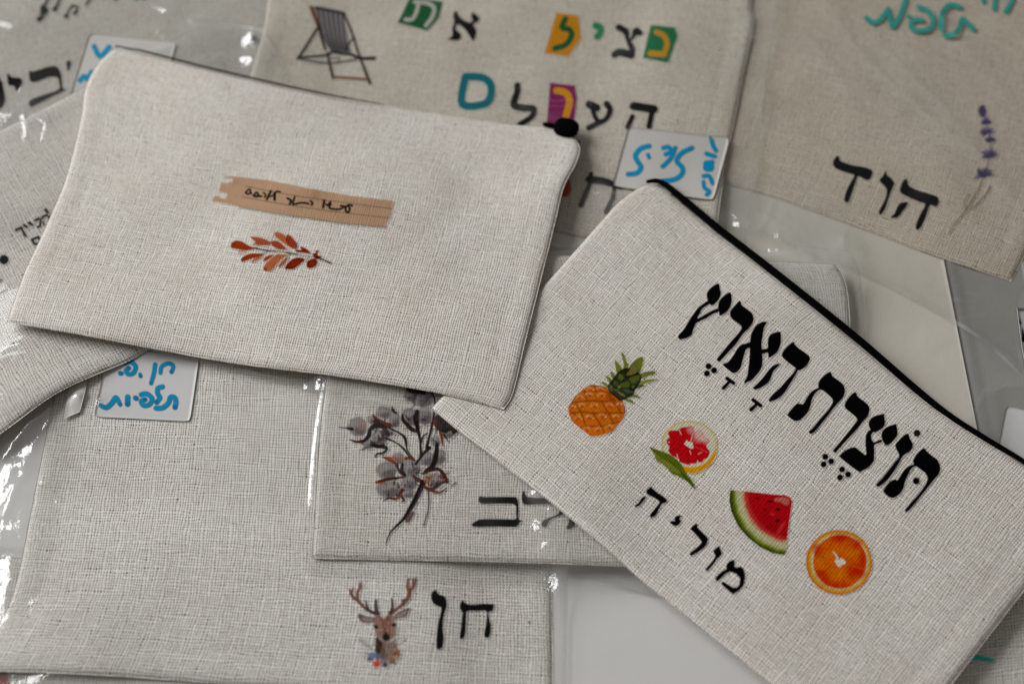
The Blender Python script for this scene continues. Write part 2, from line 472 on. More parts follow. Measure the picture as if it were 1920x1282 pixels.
def make_film(name, label, group, sides, r=4, lift=.0005, amp=.0014, flat=(), seed=5, step=.0013, strong=(), folds=(), mat=None, parent=None, edge_w=.03):
    global H
    base = drape(r)
    zf = lambda x, y: sample(base, x, y) + lift
    top, right, bottom, left = [to_world(s, zf) for s in sides]
    right[0] = top[-1]; left[0] = top[0]; bottom[0] = left[-1]; bottom[-1] = right[-1]
    W = np.hypot(*(top[-1] - top[0])); Hh = np.hypot(*(left[-1] - left[0]))
    n = max(6, int(W / step)); m = max(6, int(Hh / step))
    G = coons(top, right, bottom, left, n, m)
    out = np.concatenate([top[:-1], right[:-1], bottom[::-1][:-1], left[::-1][:-1]])
    flats = [to_world(f, zf, False) for f in flat]
    strongs = [(to_world([p], zf, False)[0], rad, k) for p, rad, k in strong]
    fold = [(to_world(f[0], zf), f[1], f[2]) for f in folds]
    gr = boxblur(np.hypot(*np.gradient(boxblur(H, 3))) / RES, 6)     # where the stack drops off, film wrinkles
    def height(x, y, d):
        k = .035 + .35 * np.exp(-d / .006) + np.clip((sample(gr, x, y) - .10) * 3, 0, 1) * .6
        for c, rad, kk in strongs:
            k = k + kk * np.exp(-((x - c[0]) ** 2 + (y - c[1]) ** 2) / rad ** 2)
        for f in flats:
            ins = inside(x, y, f); dd = seg_dist(x, y, f)
            k = k * np.where(ins, .04, np.clip(dd / .006, .04, 1))
        c = (ridge(x * 55, y * 38, seed) * .55 + ridge(x * 130 + 2 * vnoise(x * 40, y * 40, seed), y * 95, seed + 1) * .30
             + ridge(x * 300, y * 240, seed + 2) * .12)
        z = 0
        for P_, a_, w_ in fold:          # long pressed folds: a sharp little ridge each
            dd = seg_dist(x, y, P_, False) + .0006 * vnoise(x * 150, y * 150, seed + 4)
            e_ = np.exp(-dd / w_); z = z + 1.4 * a_ * e_; k = k + .55 * np.exp(-dd / (w_ * 2.5))
        height.k = k
        return sample(base, x, y) + lift + amp * k * c + z
    X, Y = G[..., 0], G[..., 1]
    d = seg_dist(X, Y, out)
    Z = height(X, Y, d)
    kk = np.clip(height.k, 0, 1).ravel(); kcol = np.stack([kk, kk, kk, np.ones_like(kk)], 1)
    V = np.stack([X, Y, Z], -1).reshape(-1, 3)
    F = grid_faces(n, m, 0, True)
    if parent is None:
        c = V.mean(0); c[2] = V[:, 2].min()
        root = thing(name, c, label, "plastic bag", group); nm = "film"
    else: root, nm = parent, name
    ob = mesh_obj(nm, V, F, mat or M_FILM, root, True, np.stack([X, Y], -1).reshape(-1, 2), kcol)
    s = Sheet(); s.root = root; s.verts = V; s.uv = np.stack([X, Y], -1).reshape(-1, 2); s.out = out; s.n, s.m = n, m; s.faces = F
    s.height = height; s.film = ob
    s.bvh = BVHTree.FromPolygons([tuple(p) for p in V], [tuple(f) for f in F.tolist()])
    # sealed rim: a narrow doubled strip round the bag
    if parent is None:
        inner = []
        o = resample(np.concatenate([out, out[:1]]), 500)[:-1]
        tn = np.roll(o, -1, 0) - np.roll(o, 1, 0); tn /= np.hypot(tn[:, 0], tn[:, 1])[:, None] + 1e-9
        nr = np.stack([-tn[:, 1], tn[:, 0]], 1)
        if not inside(np.array([o[10, 0] + nr[10, 0] * .002]), np.array([o[10, 1] + nr[10, 1] * .002]), out)[0]: nr = -nr
        inn = o + nr * .0016
        zo = height(o[:, 0], o[:, 1], np.zeros(len(o))) + .0002; zi = height(inn[:, 0], inn[:, 1], np.full(len(o), .0016)) + .0003
        vv = np.concatenate([np.c_[o, zo], np.c_[inn, zi]]); k = len(o); i = np.arange(k); j = (i + 1) % k
        mesh_obj("sealed_edge", vv, np.stack([i, j, j + k, i + k], 1), M_SEAL, root, True)
    x0, y0 = out.min(0); x1, y1 = out.max(0)
    i0, i1 = max(0, int((x0 - X0) / RES)), min(NX, int((x1 - X0) / RES) + 2)
    j0, j1 = max(0, int((y0 - Y0) / RES)), min(NY, int((y1 - Y0) / RES) + 2)
    gx, gy = GX[j0:j1, i0:i1], GY[j0:j1, i0:i1]
    ins = inside(gx, gy, out)
    hh = H[j0:j1, i0:i1].copy()
    hh[ins] = np.maximum(hh[ins], height(gx[ins], gy[ins], seg_dist(gx[ins], gy[ins], out)) + .0001)
    H = H.copy(); H[j0:j1, i0:i1] = hh
    return s

def cast(sheet, px, py):
    """arrays of photo pixels -> points and weave coordinates on the real surface (nan where it misses)"""
    D = rays(px, py); D /= np.linalg.norm(D, axis=1)[:, None]
    P = np.full((len(D), 3), np.nan); UV = np.full((len(D), 2), np.nan)
    o = Vector(CAM); rc = sheet.bvh.ray_cast; fs = sheet.faces; vs = sheet.verts; uvs = sheet.uv
    for i, d in enumerate(D):
        loc, nor, fi, dist = rc(o, Vector(d))
        if loc is None: continue
        P[i] = loc
        f = fs[fi]; q = vs[f][:, :2]; w = 1.0 / (np.hypot(q[:, 0] - loc[0], q[:, 1] - loc[1]) ** 2 + 1e-12)
        # bilinear weights from the quad's own axes
        a, b, c_, d_ = q[0], q[1], q[2], q[3]
        e1, e2 = b - a, d_ - a; det = e1[0] * e2[1] - e1[1] * e2[0]
        r = np.array([loc[0] - a[0], loc[1] - a[1]])
        s = (r[0] * e2[1] - r[1] * e2[0]) / det; t = (e1[0] * r[1] - e1[1] * r[0]) / det
        U = uvs[f]
        UV[i] = U[0] + (U[1] - U[0]) * s + (U[3] - U[0]) * t
    return P, UV

# ------------------------------------------------------------------ drawing
def Z(x0, y0, s):
    return lambda pts: [(x0 + p[0] / s, y0 + p[1] / s) for p in pts]

class Canvas:
    def __init__(s, x0, y0, x1, y1, pitch=1.25, local='a9a59e', base=BASE):
        s.p = pitch
        nx = int(math.ceil((x1 - x0) / pitch / 4)) * 4 + 1; ny = int(math.ceil((y1 - y0) / pitch / 4)) * 4 + 1
        s.X, s.Y = np.meshgrid(x0 + pitch * np.arange(nx), y0 + pitch * np.arange(ny), indexing='ij')
        s.rgb = np.zeros(s.X.shape + (3,)); s.a = np.zeros(s.X.shape)
        s.loc = lin(local); s.base = np.array(base); s.eff = .74
    def ink(s, c):
        q = lin(c) / s.loc
        return np.clip(np.where(q < 1, q ** 1.12, q) * s.base * s.eff, .0006, .85)
    def _over(s, sl, cov, c, vary=0, seed=1, vs=.12):
        rgb = s.ink(c) if isinstance(c, str) else np.array(c)
        cr = np.broadcast_to(rgb, cov.shape + (3,)).copy()
        if vary:
            n = vnoise(s.X[sl] * vs, s.Y[sl] * vs, seed) * .6 + vnoise(s.X[sl] * vs * 2.7, s.Y[sl] * vs * 2.7, seed + 5) * .4
            cr = cr * (1 + vary * (n - .5) * 2)[..., None]
            cr = np.clip(cr, .001, .9)
        a0 = s.a[sl]; ao = cov + a0 * (1 - cov)
        k = (cov / np.maximum(ao, 1e-6))[..., None]
        s.rgb[sl] = s.rgb[sl] * (1 - k) + cr * k
        s.a[sl] = ao
    def _box(s, P, pad):
        i0 = int(np.clip((P[:, 0].min() - pad - s.X[0, 0]) / s.p, 0, s.X.shape[0] - 1)); i1 = int(np.clip((P[:, 0].max() + pad - s.X[0, 0]) / s.p + 2, 1, s.X.shape[0]))
        j0 = int(np.clip((P[:, 1].min() - pad - s.Y[0, 0]) / s.p, 0, s.X.shape[1] - 1)); j1 = int(np.clip((P[:, 1].max() + pad - s.Y[0, 0]) / s.p + 2, 1, s.X.shape[1]))
        return (slice(i0, i1), slice(j0, j1))
    def poly(s, pts, c='000000', soft=.8, smooth=True, alpha=1, vary=0, seed=1, vs=.12, n=5):
        P = crom(pts, n) if smooth else np.array(pts, float)
        sl = s._box(P, soft * 2 + 1)
        X, Y = s.X[sl], s.Y[sl]
        d = seg_dist(X, Y, P) * np.where(inside(X, Y, P), -1, 1)
        s._over(sl, np.clip(.5 - d / (2 * soft), 0, 1) * alpha, c, vary, seed, vs)
        return s
    def stroke(s, pts, w, c='000000', soft=.8, smooth=True, alpha=1, vary=0, seed=1, vs=.12):
        ws = np.array(w if hasattr(w, '__len__') else [w] * len(pts), float)
        if len(ws) != len(pts): ws = np.interp(np.linspace(0, 1, len(pts)), np.linspace(0, 1, len(ws)), ws)
        if smooth and len(pts) > 2:
            P = crom(pts, 5, False); W = np.interp(np.linspace(0, len(pts) - 1, len(P)), np.arange(len(pts)), ws)
        else: P = np.array(pts, float); W = ws
        sl = s._box(P, soft * 2 + 1 + ws.max() / 2)
        d = seg_dist(s.X[sl], s.Y[sl], P, False, W)
        s._over(sl, np.clip(.5 - d / (2 * soft), 0, 1) * alpha, c, vary, seed, vs)
        return s
    def ell(s, cx, cy, rx, ry, c, soft=.8, alpha=1, vary=0, seed=1, vs=.12, wob=0, n=18):
        rr = random.Random(seed)
        pts = [(cx + rx * (1 + wob * (rr.random() - .5)) * math.cos(2 * math.pi * k / n), cy + ry * (1 + wob * (rr.random() - .5)) * math.sin(2 * math.pi * k / n)) for k in range(n)]
        return s.poly(pts, c, soft, True, alpha, vary, seed, vs, 3)
    def put(s, name, sheet, mat=None, lift=.00015, label=None, parent=None):
        K = 4
        cx, cy = s.X[::K, ::K], s.Y[::K, ::K]
        # only cast where there is ink nearby
        A = s.a > .015
        P, UV = cast(sheet, cx.ravel(), cy.ravel())
        P = P.reshape(cx.shape + (3,)); UV = UV.reshape(cx.shape + (2,))
        nx, ny = s.X.shape
        fi = np.arange(nx) / K; fj = np.arange(ny) / K
        i0 = np.minimum(fi.astype(int), cx.shape[0] - 2); j0 = np.minimum(fj.astype(int), cx.shape[1] - 2)
        ti = (fi - i0)[:, None, None]; tj = (fj - j0)[None, :, None]
        def bil(Q):
            a = Q[i0][:, j0]; b = Q[i0 + 1][:, j0]; c = Q[i0][:, j0 + 1]; d = Q[i0 + 1][:, j0 + 1]
            return a * (1 - ti) * (1 - tj) + b * ti * (1 - tj) + c * (1 - ti) * tj + d * ti * tj
        PP = bil(P); UU = bil(UV)
        PP[..., 2] += lift
        PP = PP.reshape(-1, 3); UU = UU.reshape(-1, 2)
        idx = np.arange(nx * ny).reshape(nx, ny)
        q = np.stack([idx[:-1, :-1], idx[:-1, 1:], idx[1:, 1:], idx[1:, :-1]], -1).reshape(-1, 4)
        al = s.a.ravel(); keep = (al[q].max(1) > .02) & ~np.isnan(PP[q][..., 0]).any(1)
        q = q[keep]
        if len(q) == 0: return None
        used, inv = np.unique(q, return_inverse=True)
        q = inv.reshape(-1, 4)
        cols = np.concatenate([s.rgb.reshape(-1, 3), s.a.reshape(-1, 1)], 1)[used]
        o = mesh_obj(name, PP[used], q, mat or printed(sheet.mat), parent or sheet.root, True, UU[used], cols)
        if label: o['label'] = label
        return o

def letter(name, sheet, polys, c='0a0a0a', local='a9a59e', strokes=(), mat=None, lift=.00015, dots=(), soft=.8, pitch=1.25, label=None, base=None, vary=0):
    allp = [p for P in polys for p in P] + [(p[0] + sx, p[1] + sx) for st in strokes for p in st[0] for sx in (-np.max(st[1]) / 2, np.max(st[1]) / 2)] + [(d[0] + k * d[2], d[1] + k * d[2]) for d in dots for k in (-1, 1)]
    a = np.array(allp); 
    cv = Canvas(a[:, 0].min() - 3, a[:, 1].min() - 3, a[:, 0].max() + 3, a[:, 1].max() + 3, pitch, local, base if base is not None else BASE)
    for P in polys: cv.poly(P, c, soft, vary=vary)
    for st in strokes: cv.stroke(st[0], st[1], c, soft, vary=vary)
    for d in dots: cv.ell(d[0], d[1], d[2], d[2], c, soft)
    return cv.put(name, sheet, mat=mat, lift=lift, label=label)

# ================================================================== the table
tb = mesh_obj("tabletop", [(-1.6, -1.0, 0), (1.6, -1.0, 0), (1.6, 1.6, 0), (-1.6, 1.6, 0)], [(0, 1, 2, 3)], M_TABLE, None, False)
tag(tb, "plain white tabletop under the spread of pouches", None, None, 'structure')

GP = "linen zip pouches spread on the table"
GB = "clear cellophane bags over the pouches"

def wrap_card(name, label, cat, poly, mat, th=.0006, r=3):
    """a flat card lying on the stack; poly in photo pixels"""
    global H
    base = drape(r); zf = lambda x, y: sample(base, x, y) + th
    P = to_world(poly, zf, False)
    cv = P.mean(0)
    root = thing(name, (cv[0], cv[1], float(sample(base, cv[0], cv[1]))), label, cat)
    G = coons(resample(P[:2], 24), resample(P[1:3], 20), resample(P[[3, 2]], 24), resample(P[[0, 3]], 20), 24, 20)
    X, Y = G[..., 0], G[..., 1]; Zt = sample(base, X, Y) + th; Zb = sample(base, X, Y) + .0001
    n, m = 24, 20
    V = np.concatenate([np.stack([X, Y, Zt], -1).reshape(-1, 3), np.stack([X, Y, Zb], -1).reshape(-1, 3)])
    idx = np.arange(n * m).reshape(n, m)
    rim = np.concatenate([idx[:, 0], idx[-1, 1:], idx[::-1, -1][1:], idx[0, ::-1][1:-1]]); rn = np.roll(rim, -1)
    F = np.concatenate([grid_faces(n, m, 0, True), grid_faces(n, m, n * m), np.stack([rim + n * m, rn + n * m, rn, rim], 1)])
    ob = mesh_obj("card_sheet", V, F, mat, root, False)
    ins = inside(GX, GY, P); H = np.where(ins, np.maximum(H, base + th), H)
    s = Sheet(); s.root = root; s.verts = V[:n * m]; s.uv = V[:n * m, :2]; s.faces = grid_faces(n, m, 0, True)
    s.bvh = BVHTree.FromPolygons([tuple(p) for p in s.verts], [tuple(f) for f in s.faces.tolist()])
    return s

def rounded(poly, r, n=5):
    out = []; m = len(poly)
    for i in range(m):
        p = np.array(poly[i], float); a = np.array(poly[i - 1], float) - p; b = np.array(poly[(i + 1) % m], float) - p
        a = a / np.hypot(*a) * r; b = b / np.hypot(*b) * r
        for k in range(n + 1):
            t = k / n
            out.append(tuple(p + a * (1 - t) ** 2 + b * t ** 2))
    return out

def sticker(film, poly, label, r=6, mat=None, lift=.00008, name="sticker"):
    """rounded paper sticker glued on the film"""
    P = np.array(rounded(poly, r))
    cv = Canvas(P[:, 0].min() - 2, P[:, 1].min() - 2, P[:, 0].max() + 2, P[:, 1].max() + 2, 2.0)
    ring = np.array(poly, float)
    # a regular patch from the four corners, clipped by the rounded outline
    n = 34; m = 26
    G = coons(resample(ring[[0, 1]], n), resample(ring[[1, 2]], m), resample(ring[[3, 2]], n), resample(ring[[0, 3]], m), n, m)
    # pull the corner vertices in to round them
    for ci, cj in ((0, 0), (n - 1, 0), (n - 1, m - 1), (0, m - 1)):
        c0 = G[ci, cj].copy(); inner = G[np.clip(ci, 3, n - 4), np.clip(cj, 3, m - 4)]
        for di in range(4):
            for dj in range(4):
                i = ci + (di if ci == 0 else -di); j = cj + (dj if cj == 0 else -dj)
                k = max(0.0, 1 - math.hypot(di, dj) / 2.2)
                G[i, j] += (inner - c0) * .13 * k
    Pt, UV = cast(film, G[..., 0].ravel(), G[..., 1].ravel())
    if np.isnan(Pt[:, 0]).all(): return None
    ok = ~np.isnan(Pt[:, 0])
    if not ok.all():                     # run on past the film's edge at the same height
        z = np.nanmedian(Pt[:, 2]); g = G.reshape(-1, 2)[~ok]; x, y = unproject(g[:, 0], g[:, 1], np.full(len(g), z)); Pt[~ok] = np.c_[x, y, np.full(len(g), z)]
    zz = Pt[:, 2].reshape(n, m)
    for _ in range(6):                   # paper is stiffer than film
        z2 = zz.copy(); z2[1:-1, 1:-1] = (zz[:-2, 1:-1] + zz[2:, 1:-1] + zz[1:-1, :-2] + zz[1:-1, 2:] + zz[1:-1, 1:-1]) / 5; zz = np.maximum(z2, zz - .0001)
    Pt[:, 2] = zz.ravel() + lift
    Vb = Pt.copy(); Vb[:, 2] -= .00009
    idx = np.arange(n * m).reshape(n, m)
    rim = np.concatenate([idx[:, 0], idx[-1, 1:], idx[::-1, -1][1:], idx[0, ::-1][1:-1]]); rn = np.roll(rim, -1)
    F = np.concatenate([grid_faces(n, m, 0, True), grid_faces(n, m, n * m), np.stack([rim + n * m, rn + n * m, rn, rim], 1)])
    o = mesh_obj(name, np.concatenate([Pt, Vb]), F, mat or M_STICK, film.root, False)
    o['label'] = label
    s = Sheet(); s.root = o; s.verts = Pt; s.uv = UV; s.faces = grid_faces(n, m, 0, True); s.mat = None
    s.bvh = BVHTree.FromPolygons([tuple(p) for p in Pt], [tuple(f) for f in s.faces.tolist()])
    return s

def marker(sheet, name, strokes, c='0b7ba0', local='b0aca8', vary=.12, label=None, lift=.00012, base=(.57, .56, .545), dark=None):
    pts = np.array([p for st in strokes for p in st[0]]); w = max(np.max(st[1]) for st in strokes)
    cv = Canvas(pts[:, 0].min() - w, pts[:, 1].min() - w, pts[:, 0].max() + w, pts[:, 1].max() + w, 1.2, local, base)
    cv.eff = .8
    for st in strokes:
        cv.stroke(st[0], st[1], c, .8, vary=vary, vs=.2)
        if dark:
            e = st[0][-1]; cv.ell(e[0], e[1], np.min(st[1]) * .4, np.min(st[1]) * .4, dark, 2.2, .7)
    return cv.put(name, sheet, mat=M_INK, lift=lift, label=label)

def zip_tape(sheet, pts, widths, name="zipper_tape", raise_=.0012, thick=.0010, mat=None):
    """rounded black tape along the pouch mouth; pts in photo pixels"""
    P = crom(pts, 6, False); W = np.interp(np.linspace(0, len(pts) - 1, len(P)), np.arange(len(pts)), widths)
    z = np.full(len(P), .012)
    for _ in range(5):
        x, y = unproject(P[:, 0], P[:, 1], z)
        z = np.minimum(sample(Hbefore, x, y), sample(Hbefore, x, y)) + raise_
    C = np.c_[x, y, z]
    T = np.gradient(C, axis=0); T[:, 2] = 0; T /= np.linalg.norm(T, axis=1)[:, None]
    N = np.c_[-T[:, 1], T[:, 0], 0 * T[:, 0]]
    R = W / FPX * .51 / 2
    k = 12; V = []
    for i in range(len(C)):
        for a in range(k):
            th = 2 * math.pi * a / k
            V.append(C[i] + N[i] * R[i] * math.cos(th) * 1.05 + np.array([0, 0, 1]) * thick * math.sin(th) * min(1, R[i] / .0008))
    V = np.array(V); n = len(C)
    i = np.arange(n - 1)[:, None] * k + np.arange(k)[None, :]; j = np.arange(n - 1)[:, None] * k + (np.arange(k)[None, :] + 1) % k
    F = np.stack([i, j, j + k, i + k], -1).reshape(-1, 4)
    return mesh_obj(name, V, F, mat or M_BLACK, sheet.root)

def blob(name, root, px, py, z, rx, ry, rz, mat, rot=0.0, pw=2.4):
    """rounded, slightly boxy solid centred on a photo pixel at height z (half sizes in metres)"""
    x, y = unproject([px], [py], [z]); c = np.array([x[0], y[0], z])
    nu, nv = 28, 16; V = []
    f = lambda v: math.copysign(abs(v) ** (2 / pw), v)
    for i in range(nu):
        for j in range(nv + 1):
            th = 2 * math.pi * i / nu; ph = math.pi * j / nv
            q = np.array([rx * f(math.cos(th)) * f(math.sin(ph)), ry * f(math.sin(th)) * f(math.sin(ph)), rz * f(math.cos(ph))])
            V.append([c[0] + q[0] * math.cos(rot) - q[1] * math.sin(rot), c[1] + q[0] * math.sin(rot) + q[1] * math.cos(rot), c[2] + q[2]])
    idx = np.arange(nu * (nv + 1)).reshape(nu, nv + 1); nx = np.roll(idx, -1, 0)
    F = np.stack([idx[:, :-1], idx[:, 1:], nx[:, 1:], nx[:, :-1]], -1).reshape(-1, 4)
    return mesh_obj(name, V, F, mat, root)

# ================================================================== 1. cream card under everything on the right
cream = wrap_card("cream_card", "cream coloured card lying on the table beneath the clear bag, right of the open gap", "card",
                  [(1330, 330), (1745, 330), (1875, 930), (1420, 930)], M_CREAM)

shade_sheet = wrap_card("grey_shade_sheet", "added grey sheet coloured as cloudy film over shaded tabletop, right of the cream card", "shade_sheet",
                   [(1766, 470), (1915, 480), (2010, 930), (1862, 960)], M_SHADE_SHEET, .0004)  # added dark sheet; the shade here is its own grey colour

# ================================================================== 2. lavender pouch, upper right
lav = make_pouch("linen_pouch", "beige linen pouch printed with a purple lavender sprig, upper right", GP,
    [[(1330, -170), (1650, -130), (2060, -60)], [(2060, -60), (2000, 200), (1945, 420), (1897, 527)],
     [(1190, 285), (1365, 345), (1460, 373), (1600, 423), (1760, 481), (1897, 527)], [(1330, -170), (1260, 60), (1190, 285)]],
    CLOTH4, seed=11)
LV = '857d72'
zd = Z(1550, 280, 8.014)
letter("printed_letter", lav, [zd([(165,100),(190,130),(200,170),(260,200),(400,245),(560,270),(670,310),(690,360),(670,430),(630,465),(580,460),(490,415),(460,425),(425,530),(380,660),(345,770),(320,800),(270,790),(270,700),(310,590),(370,480),(410,395),(330,365),(150,300),(95,230),(105,160)])], local=LV, base=BASE4)
letter("printed_letter", lav, [zd([(880,325),(910,390),(980,450),(1015,510),(1000,570),(950,680),(915,800),(880,900),(820,985),(780,960),(800,900),(860,790),(895,690),(895,600),(860,550),(800,490),(800,450),(850,390)])], local=LV, base=BASE4, vary=.3)
letter("printed_letter", lav, [zd([(1190,445),(1220,480),(1230,540),(1320,600),(1500,660),(1650,710),(1685,760),(1680,820),(1640,865),(1560,845),(1520,930),(1480,1050),(1420,1170),(1365,1215),(1335,1180),(1360,1080),(1420,950),(1475,830),(1380,790),(1200,710),(1100,640),(1110,560),(1145,480)]),
    zd([(1200,795),(1220,820),(1180,890),(1120,970),(1060,1030),(980,1035),(965,1020),(1020,960),(1060,870),(1110,810)])], local=LV, base=BASE4, vary=.3)
zl = Z(1770, 180, 4.75)
cv = Canvas(1775, 185, 1880, 445, 1.3, LV, BASE4)
for p, w in (([(45,1220),(120,1110),(190,1025)], [2, 3]), ([(190,1020),(270,900),(340,760),(400,560),(410,400),(375,230)], [3.4, 2.4]), ([(200,1025),(300,960),(370,880),(410,810)], [2, 4.2]), ([(195,1015),(180,940),(220,880)], [1.6, 2])):
    cv.stroke(zl(p), w, '5f553b', 1.2, alpha=.85, vary=.2)
rr = random.Random(3)
for cx, cy, n, sp, ln in ((350, 180, 16, 1.0, 95), (375, 245, 10, 1.7, 55), (385, 330, 9, 2.2, 62), (415, 400, 9, 1.9, 48), (405, 545, 14, 1.7, 80), (360, 715, 15, 1.7, 85)):
    for k in range(n):
        a = -math.pi / 2 - .15 + (k / (n - 1) - .5) * sp * (1.9 if n < 16 else .55)
        l = ln * (.6 + .5 * rr.random())
        e = (cx + l * math.cos(a), cy + l * .95 * math.sin(a))
        cv.stroke(zl([(cx + rr.uniform(-10, 10), cy), ((cx + e[0]) / 2 + rr.uniform(-6, 6), (cy + e[1]) / 2), e]), [4.0, 5.4, 2.4], rr.choice(['33284a', '3b2f58', '54466c', '231a38']), 1.0, alpha=.85)
for (cx, cy, rx, ry) in ((340, 140, 42, 48), (375, 235, 45, 20), (380, 325, 55, 14), (415, 395, 45, 18), (405, 535, 42, 22), (360, 700, 42, 26)):
    q = zl([(cx, cy)])[0]; cv.ell(q[0], q[1], rx / 4.75, ry / 4.75, '281d3c', 1.8, .9, wob=.4, seed=cx)
cv.put("printed_lavender_sprig", lav)

bag_l = make_film("clear_bag", "clear cellophane bag around the lavender pouch, with teal handwriting on it", GB,
    [[(1310, -180), (1650, -150), (2090, -80)], [(2090, -80), (2040, 240), (1960, 480), (1905, 560), (1925, 720)],
     [(1260, 400), (1380, 432), (1490, 475), (1590, 508), (1700, 560), (1840, 642), (1925, 720)], [(1310, -180), (1280, 60), (1260, 400)]],
    folds=[([(1530, -20), (1600, 90), (1700, 190), (1760, 240)], 0.0008, 0.0022), ([(1640, 80), (1760, 200), (1860, 330), (1900, 380)], 0.0008, 0.003), ([(1690, 160), (1740, 220), (1840, 300)], 0.0006, 0.002), ([(1500, 60), (1560, 130), (1600, 200)], 0.0006, 0.002), ([(1380, 425), (1490, 466), (1590, 500), (1700, 552), (1840, 634), (1915, 690)], 0.0007, 0.0008), ([(1440, 480), (1590, 540), (1760, 630), (1900, 720)], 0.0005, 0.0012), ([(1585, 440), (1575, 470), (1592, 500)], 0.0009, 0.0012), ([(1450, 380), (1430, 430), (1415, 450)], 0.0009, 0.001), ([(1720, -30), (1830, 120), (1960, 260)], 0.0007, 0.003)], seed=21, amp=.0015, strong=[((1500, 440), .018, 2.4), ((1575, 470), .009, 3.2), ((1410, 405), .014, 3.2), ((1440, 450), .010, 3.0), ((1720, 160), .05, .35)])
zb = Z(1560, 0, 4.93)
TL = 'c'
def tl(strokes, name):
    return marker(bag_l, name, [(zb(s), w) for s, w in strokes], '2f7d73', '8a8378', .12, base=tuple(.8 * b for b in BASE4))
tl([([(320,170),(380,215),(440,190),(490,130),(520,90)], 9), ([(520,110),(545,200),(560,250),(620,170),(680,0)], 9)], "handwritten_letter")
tl([([(700,150),(712,156)], 7)], "handwritten_letter")
tl([([(800,70),(880,100),(935,190),(900,270),(800,290),(735,260),(735,205),(780,185),(830,190)], 9)], "handwritten_letter")
tl([([(1180,70),(1090,52),(1030,110),(1010,190),(1010,270)], 10)], "handwritten_letter")
tl([([(1040,330),(1120,325),(1180,260),(1205,180),(1250,220),(1310,275)], 9)], "handwritten_letter")
tl([([(1390,-40),(1400,15)], 9), ([(1510,-40),(1500,85)], 9), ([(1680,-40),(1650,40),(1605,110)], 9)], "handwritten_letter")

# ================================================================== 3. music pouch, top left
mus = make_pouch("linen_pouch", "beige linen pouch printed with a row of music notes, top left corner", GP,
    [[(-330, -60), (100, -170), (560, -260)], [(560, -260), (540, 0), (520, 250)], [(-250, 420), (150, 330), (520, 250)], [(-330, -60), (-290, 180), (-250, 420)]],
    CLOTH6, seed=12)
ML = '9c978e'
z5 = Z(0, 0, 6.4)
cv = Canvas(60, -20, 350, 45, 1.5, ML, BASE6)
for p, w in (([(600,-40),(560,30),(510,130),(560,120),(500,160),(520,200),(480,235)], [7, 9]), ([(520,100),(545,150)], 12), ([(480,230),(470,238)], 10),
             ([(730,-40),(700,40),(660,120)], [5, 8]), ([(670,110),(655,120)], 8), ([(880,75),(835,120),(800,200)], 5), ([(870,80),(930,90),(920,150)], 5), ([(790,195),(800,205)], 8), ([(910,150),(900,165)], 8),
             ([(1080,-40),(1070,10),(1040,60)], 6), ([(1400,-60),(1390,-5)], 7), ([(1660,-60),(1640,-8)], 6), ([(1740,-60),(1720,-8)], 5)):
    cv.stroke(z5(p), w, '20231f', 1.6, alpha=.85)
cv.put("printed_music_notes", mus)
letter("printed_letter", mus, [z5([(90,890),(150,930),(240,940),(270,980),(260,1030),(200,1100),(170,1040),(100,1020)])], '11110f', ML, base=BASE6)
letter("printed_letter", mus, [z5([(-60,900),(10,960),(40,1040),(60,1150),(60,1230),(20,1300),(-60,1330),(-20,1180)])], '151513', ML, base=BASE6)
letter("printed_letter", mus, [z5([(350,860),(410,860),(600,800),(690,810),(735,900),(755,1060),(800,1080),(640,1160),(480,1240),(370,1290),(355,1210),(500,1150),(700,1080),(710,1000),(690,940),(600,930),(430,990),(360,970)])], '2c2c2a', ML, base=BASE6)
letter("printed_letter", mus, [z5([(800,740),(850,740),(850,800),(820,860),(800,800)])], '3a3a37', ML, base=BASE6)

bag_m = make_film("clear_bag", "clear cellophane bag around the music note pouch, with a grey sticker near its edge", GB,
    [[(-340, -60), (100, -190), (590, -270)], [(590, -270), (560, 0), (545, 260)], [(-270, 440), (150, 350), (545, 260)], [(-340, -60), (-300, 180), (-270, 440)]],
    folds=[([(290, 10), (370, 45), (460, 70), (490, 68)], 0.001, 0.0016), ([(130, 175), (60, 190), (-20, 260)], 0.0007, 0.001), ([(40, 170), (50, 150), (60, 130)], 0.0007, 0.0006), ([(330, -10), (300, 60), (350, 90)], 0.0006, 0.002), ([(0, 40), (120, 60), (240, 40)], 0.0005, 0.002)], seed=23, amp=.0013, flat=[[(160, 60), (340, 75), (310, 190), (125, 190)]], strong=[((380, 40), .02, .35), ((30, 210), .012, .8)])
st = sticker(bag_m, [(168, 62), (330, 80), (300, 190), (130, 185)], "grey white sticker with blue marker scribbles", 6, M_STICK2)
marker(st, "handwritten_letter", [(z5([(1130,560),(1200,680),(1310,570)]), 9)], '0a7a98', '9c9a97')
marker(st, "handwritten_letter", [(z5([(960,970),(1010,920),(1050,950),(1100,870)]), 9)], '0a7a98', '9c9a97')

